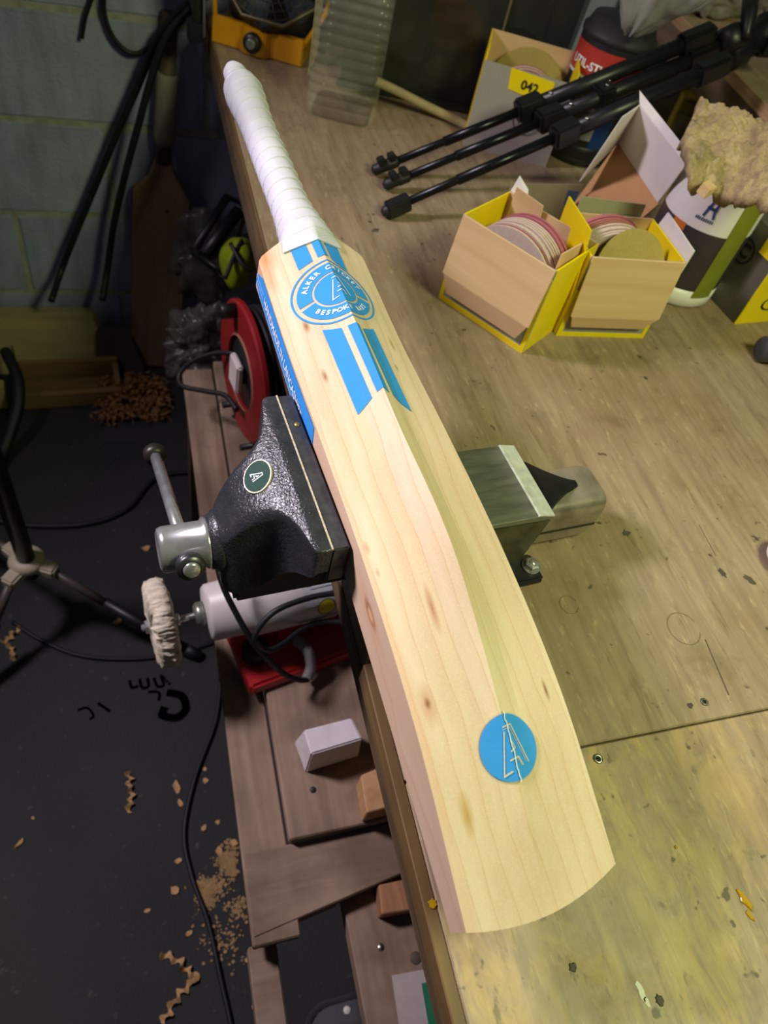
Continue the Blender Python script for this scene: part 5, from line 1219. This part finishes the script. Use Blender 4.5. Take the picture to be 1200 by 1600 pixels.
chips = [(276, 1230, .006, .013, .1, 'pale folded wood chip next to the thin black cable'), (282, 1255, .004, .008, .4, 'small wood chip below the folded chip by the cable'), (320, 1202, .004, .004, 0, 'tiny round wood chip right of the cable bend'), (321, 1220, .006, .005, .5, 'small bent wood chip right of the cable bend'),
         (31, 1317, .008, .004, .7, 'lone flat wood chip at the left of the mat'), (278, 1345, .007, .005, .3, 'angled wood chip left of the sawdust patch'), (272, 1392, .007, .007, .2, 'thick pale chip left of the cable near the sawdust'), (318, 1294, .007, .004, .8, 'slanted wood chip right of the cable above the sawdust'), (340, 1285, .004, .005, .2, 'little wood chip high beside the shelf edge'),
         (296, 1458, .007, .004, .2, 'pale oval wood chip below the sawdust patch'), (342, 1330, .006, .007, .2, 'blunt wood chip at the top of the sawdust patch'), (365, 1317, .007, .006, .1, 'wood chip touching the shelf rail above the sawdust'), (228, 858, .008, .009, .2, 'orange-brown wood chip on the mat near the vise screw'), (184, 972, .010, .006, .6, 'tan wood chip lying beside the light stand leg'), (230, 1423, .005, .003, .1, 'faint small chip in the middle of the mat'), (386, 1500, .004, .004, 0, 'crumb of wood beside the lower shelf rail'), (397, 1572, .004, .005, .3, 'crumb of wood at the bottom by the shelf rail'), (52, 1278, .003, .003, 0, 'speck of wood above the lone flat chip')]
for k, (a, b, c, d, e, lb_) in enumerate(chips): chip(a, b, c, d, e, 40+k, lb_, 'loose wood chips on the mat')
m = MB(); rr = random.Random(9)
cl_ = [(352, 1345, 14, 20), (330, 1385, 22, 14), (322, 1405, 14, 14), (362, 1352, 8, 22), (375, 1420, 20, 18), (350, 1470, 30, 40)]
for k in range(1500):
    c = rr.choice(cl_[:4]) if rr.random() < .85 else rr.choice(cl_[4:]); px = rr.gauss(c[0], c[2]*.5); py = rr.gauss(c[1], c[3]*.5); p = at(px, py, z=.0045); a = rr.uniform(0, 6.28); s_ = rr.uniform(.0008, .0028)
    u_ = Vector((math.cos(a), math.sin(a), rr.uniform(-.3, .3)))*s_; v_ = Vector((-math.sin(a), math.cos(a), rr.uniform(-.3, .3)))*s_*rr.uniform(.4, 1); c_ = Vector((p.x, p.y, .0048 + rr.random()*.0015))
    m.add([c_-u_-v_, c_+u_-v_, c_+u_+v_, c_-u_+v_], [(0, 1, 2, 3)])
sd_o = m.build('sawdust', M_plain('sawdust_flakes', 'a88a5c', .9, var=.2)); tag(sd_o, 'patch of fine pale sawdust on the mat beside the shelf', 'sawdust', kind='stuff')
# ---- cables hanging on the wall
cable([at(163, -30, y=1.735), at(163, 20, y=1.735), at(178, 60, y=1.733), at(205, 83, y=1.732), at(232, 75, y=1.732), at(262, 40, y=1.732), at(300, 2, y=1.732), at(330, -8, y=1.732)], .005, 'black cable loop hanging on the block wall beside the bench')
cable([at(296, 6, y=1.70), at(270, 30, y=1.70), at(245, 65, y=1.70), at(215, 135, y=1.70), at(180, 215, y=1.70), at(145, 300, y=1.70), at(112, 380, y=1.69), at(95, 425, y=1.68), at(80, 470, y=1.60)], .008, 'thick black cable slanting down the block wall from the bench corner')
cable([at(300, 12, y=1.66), at(262, 55, y=1.66), at(240, 110, y=1.66), at(215, 200, y=1.66), at(195, 275, y=1.66), at(178, 350, y=1.66), at(168, 420, y=1.65), at(160, 470, y=1.60)], .008, 'second black cable slanting down nearer the bat blank')
cable([at(150, -20, y=1.735), at(140, 8, y=1.735), at(133, 30, y=1.735), at(128, 60, y=1.735)], .004, 'short thin cable end at the top of the block wall')
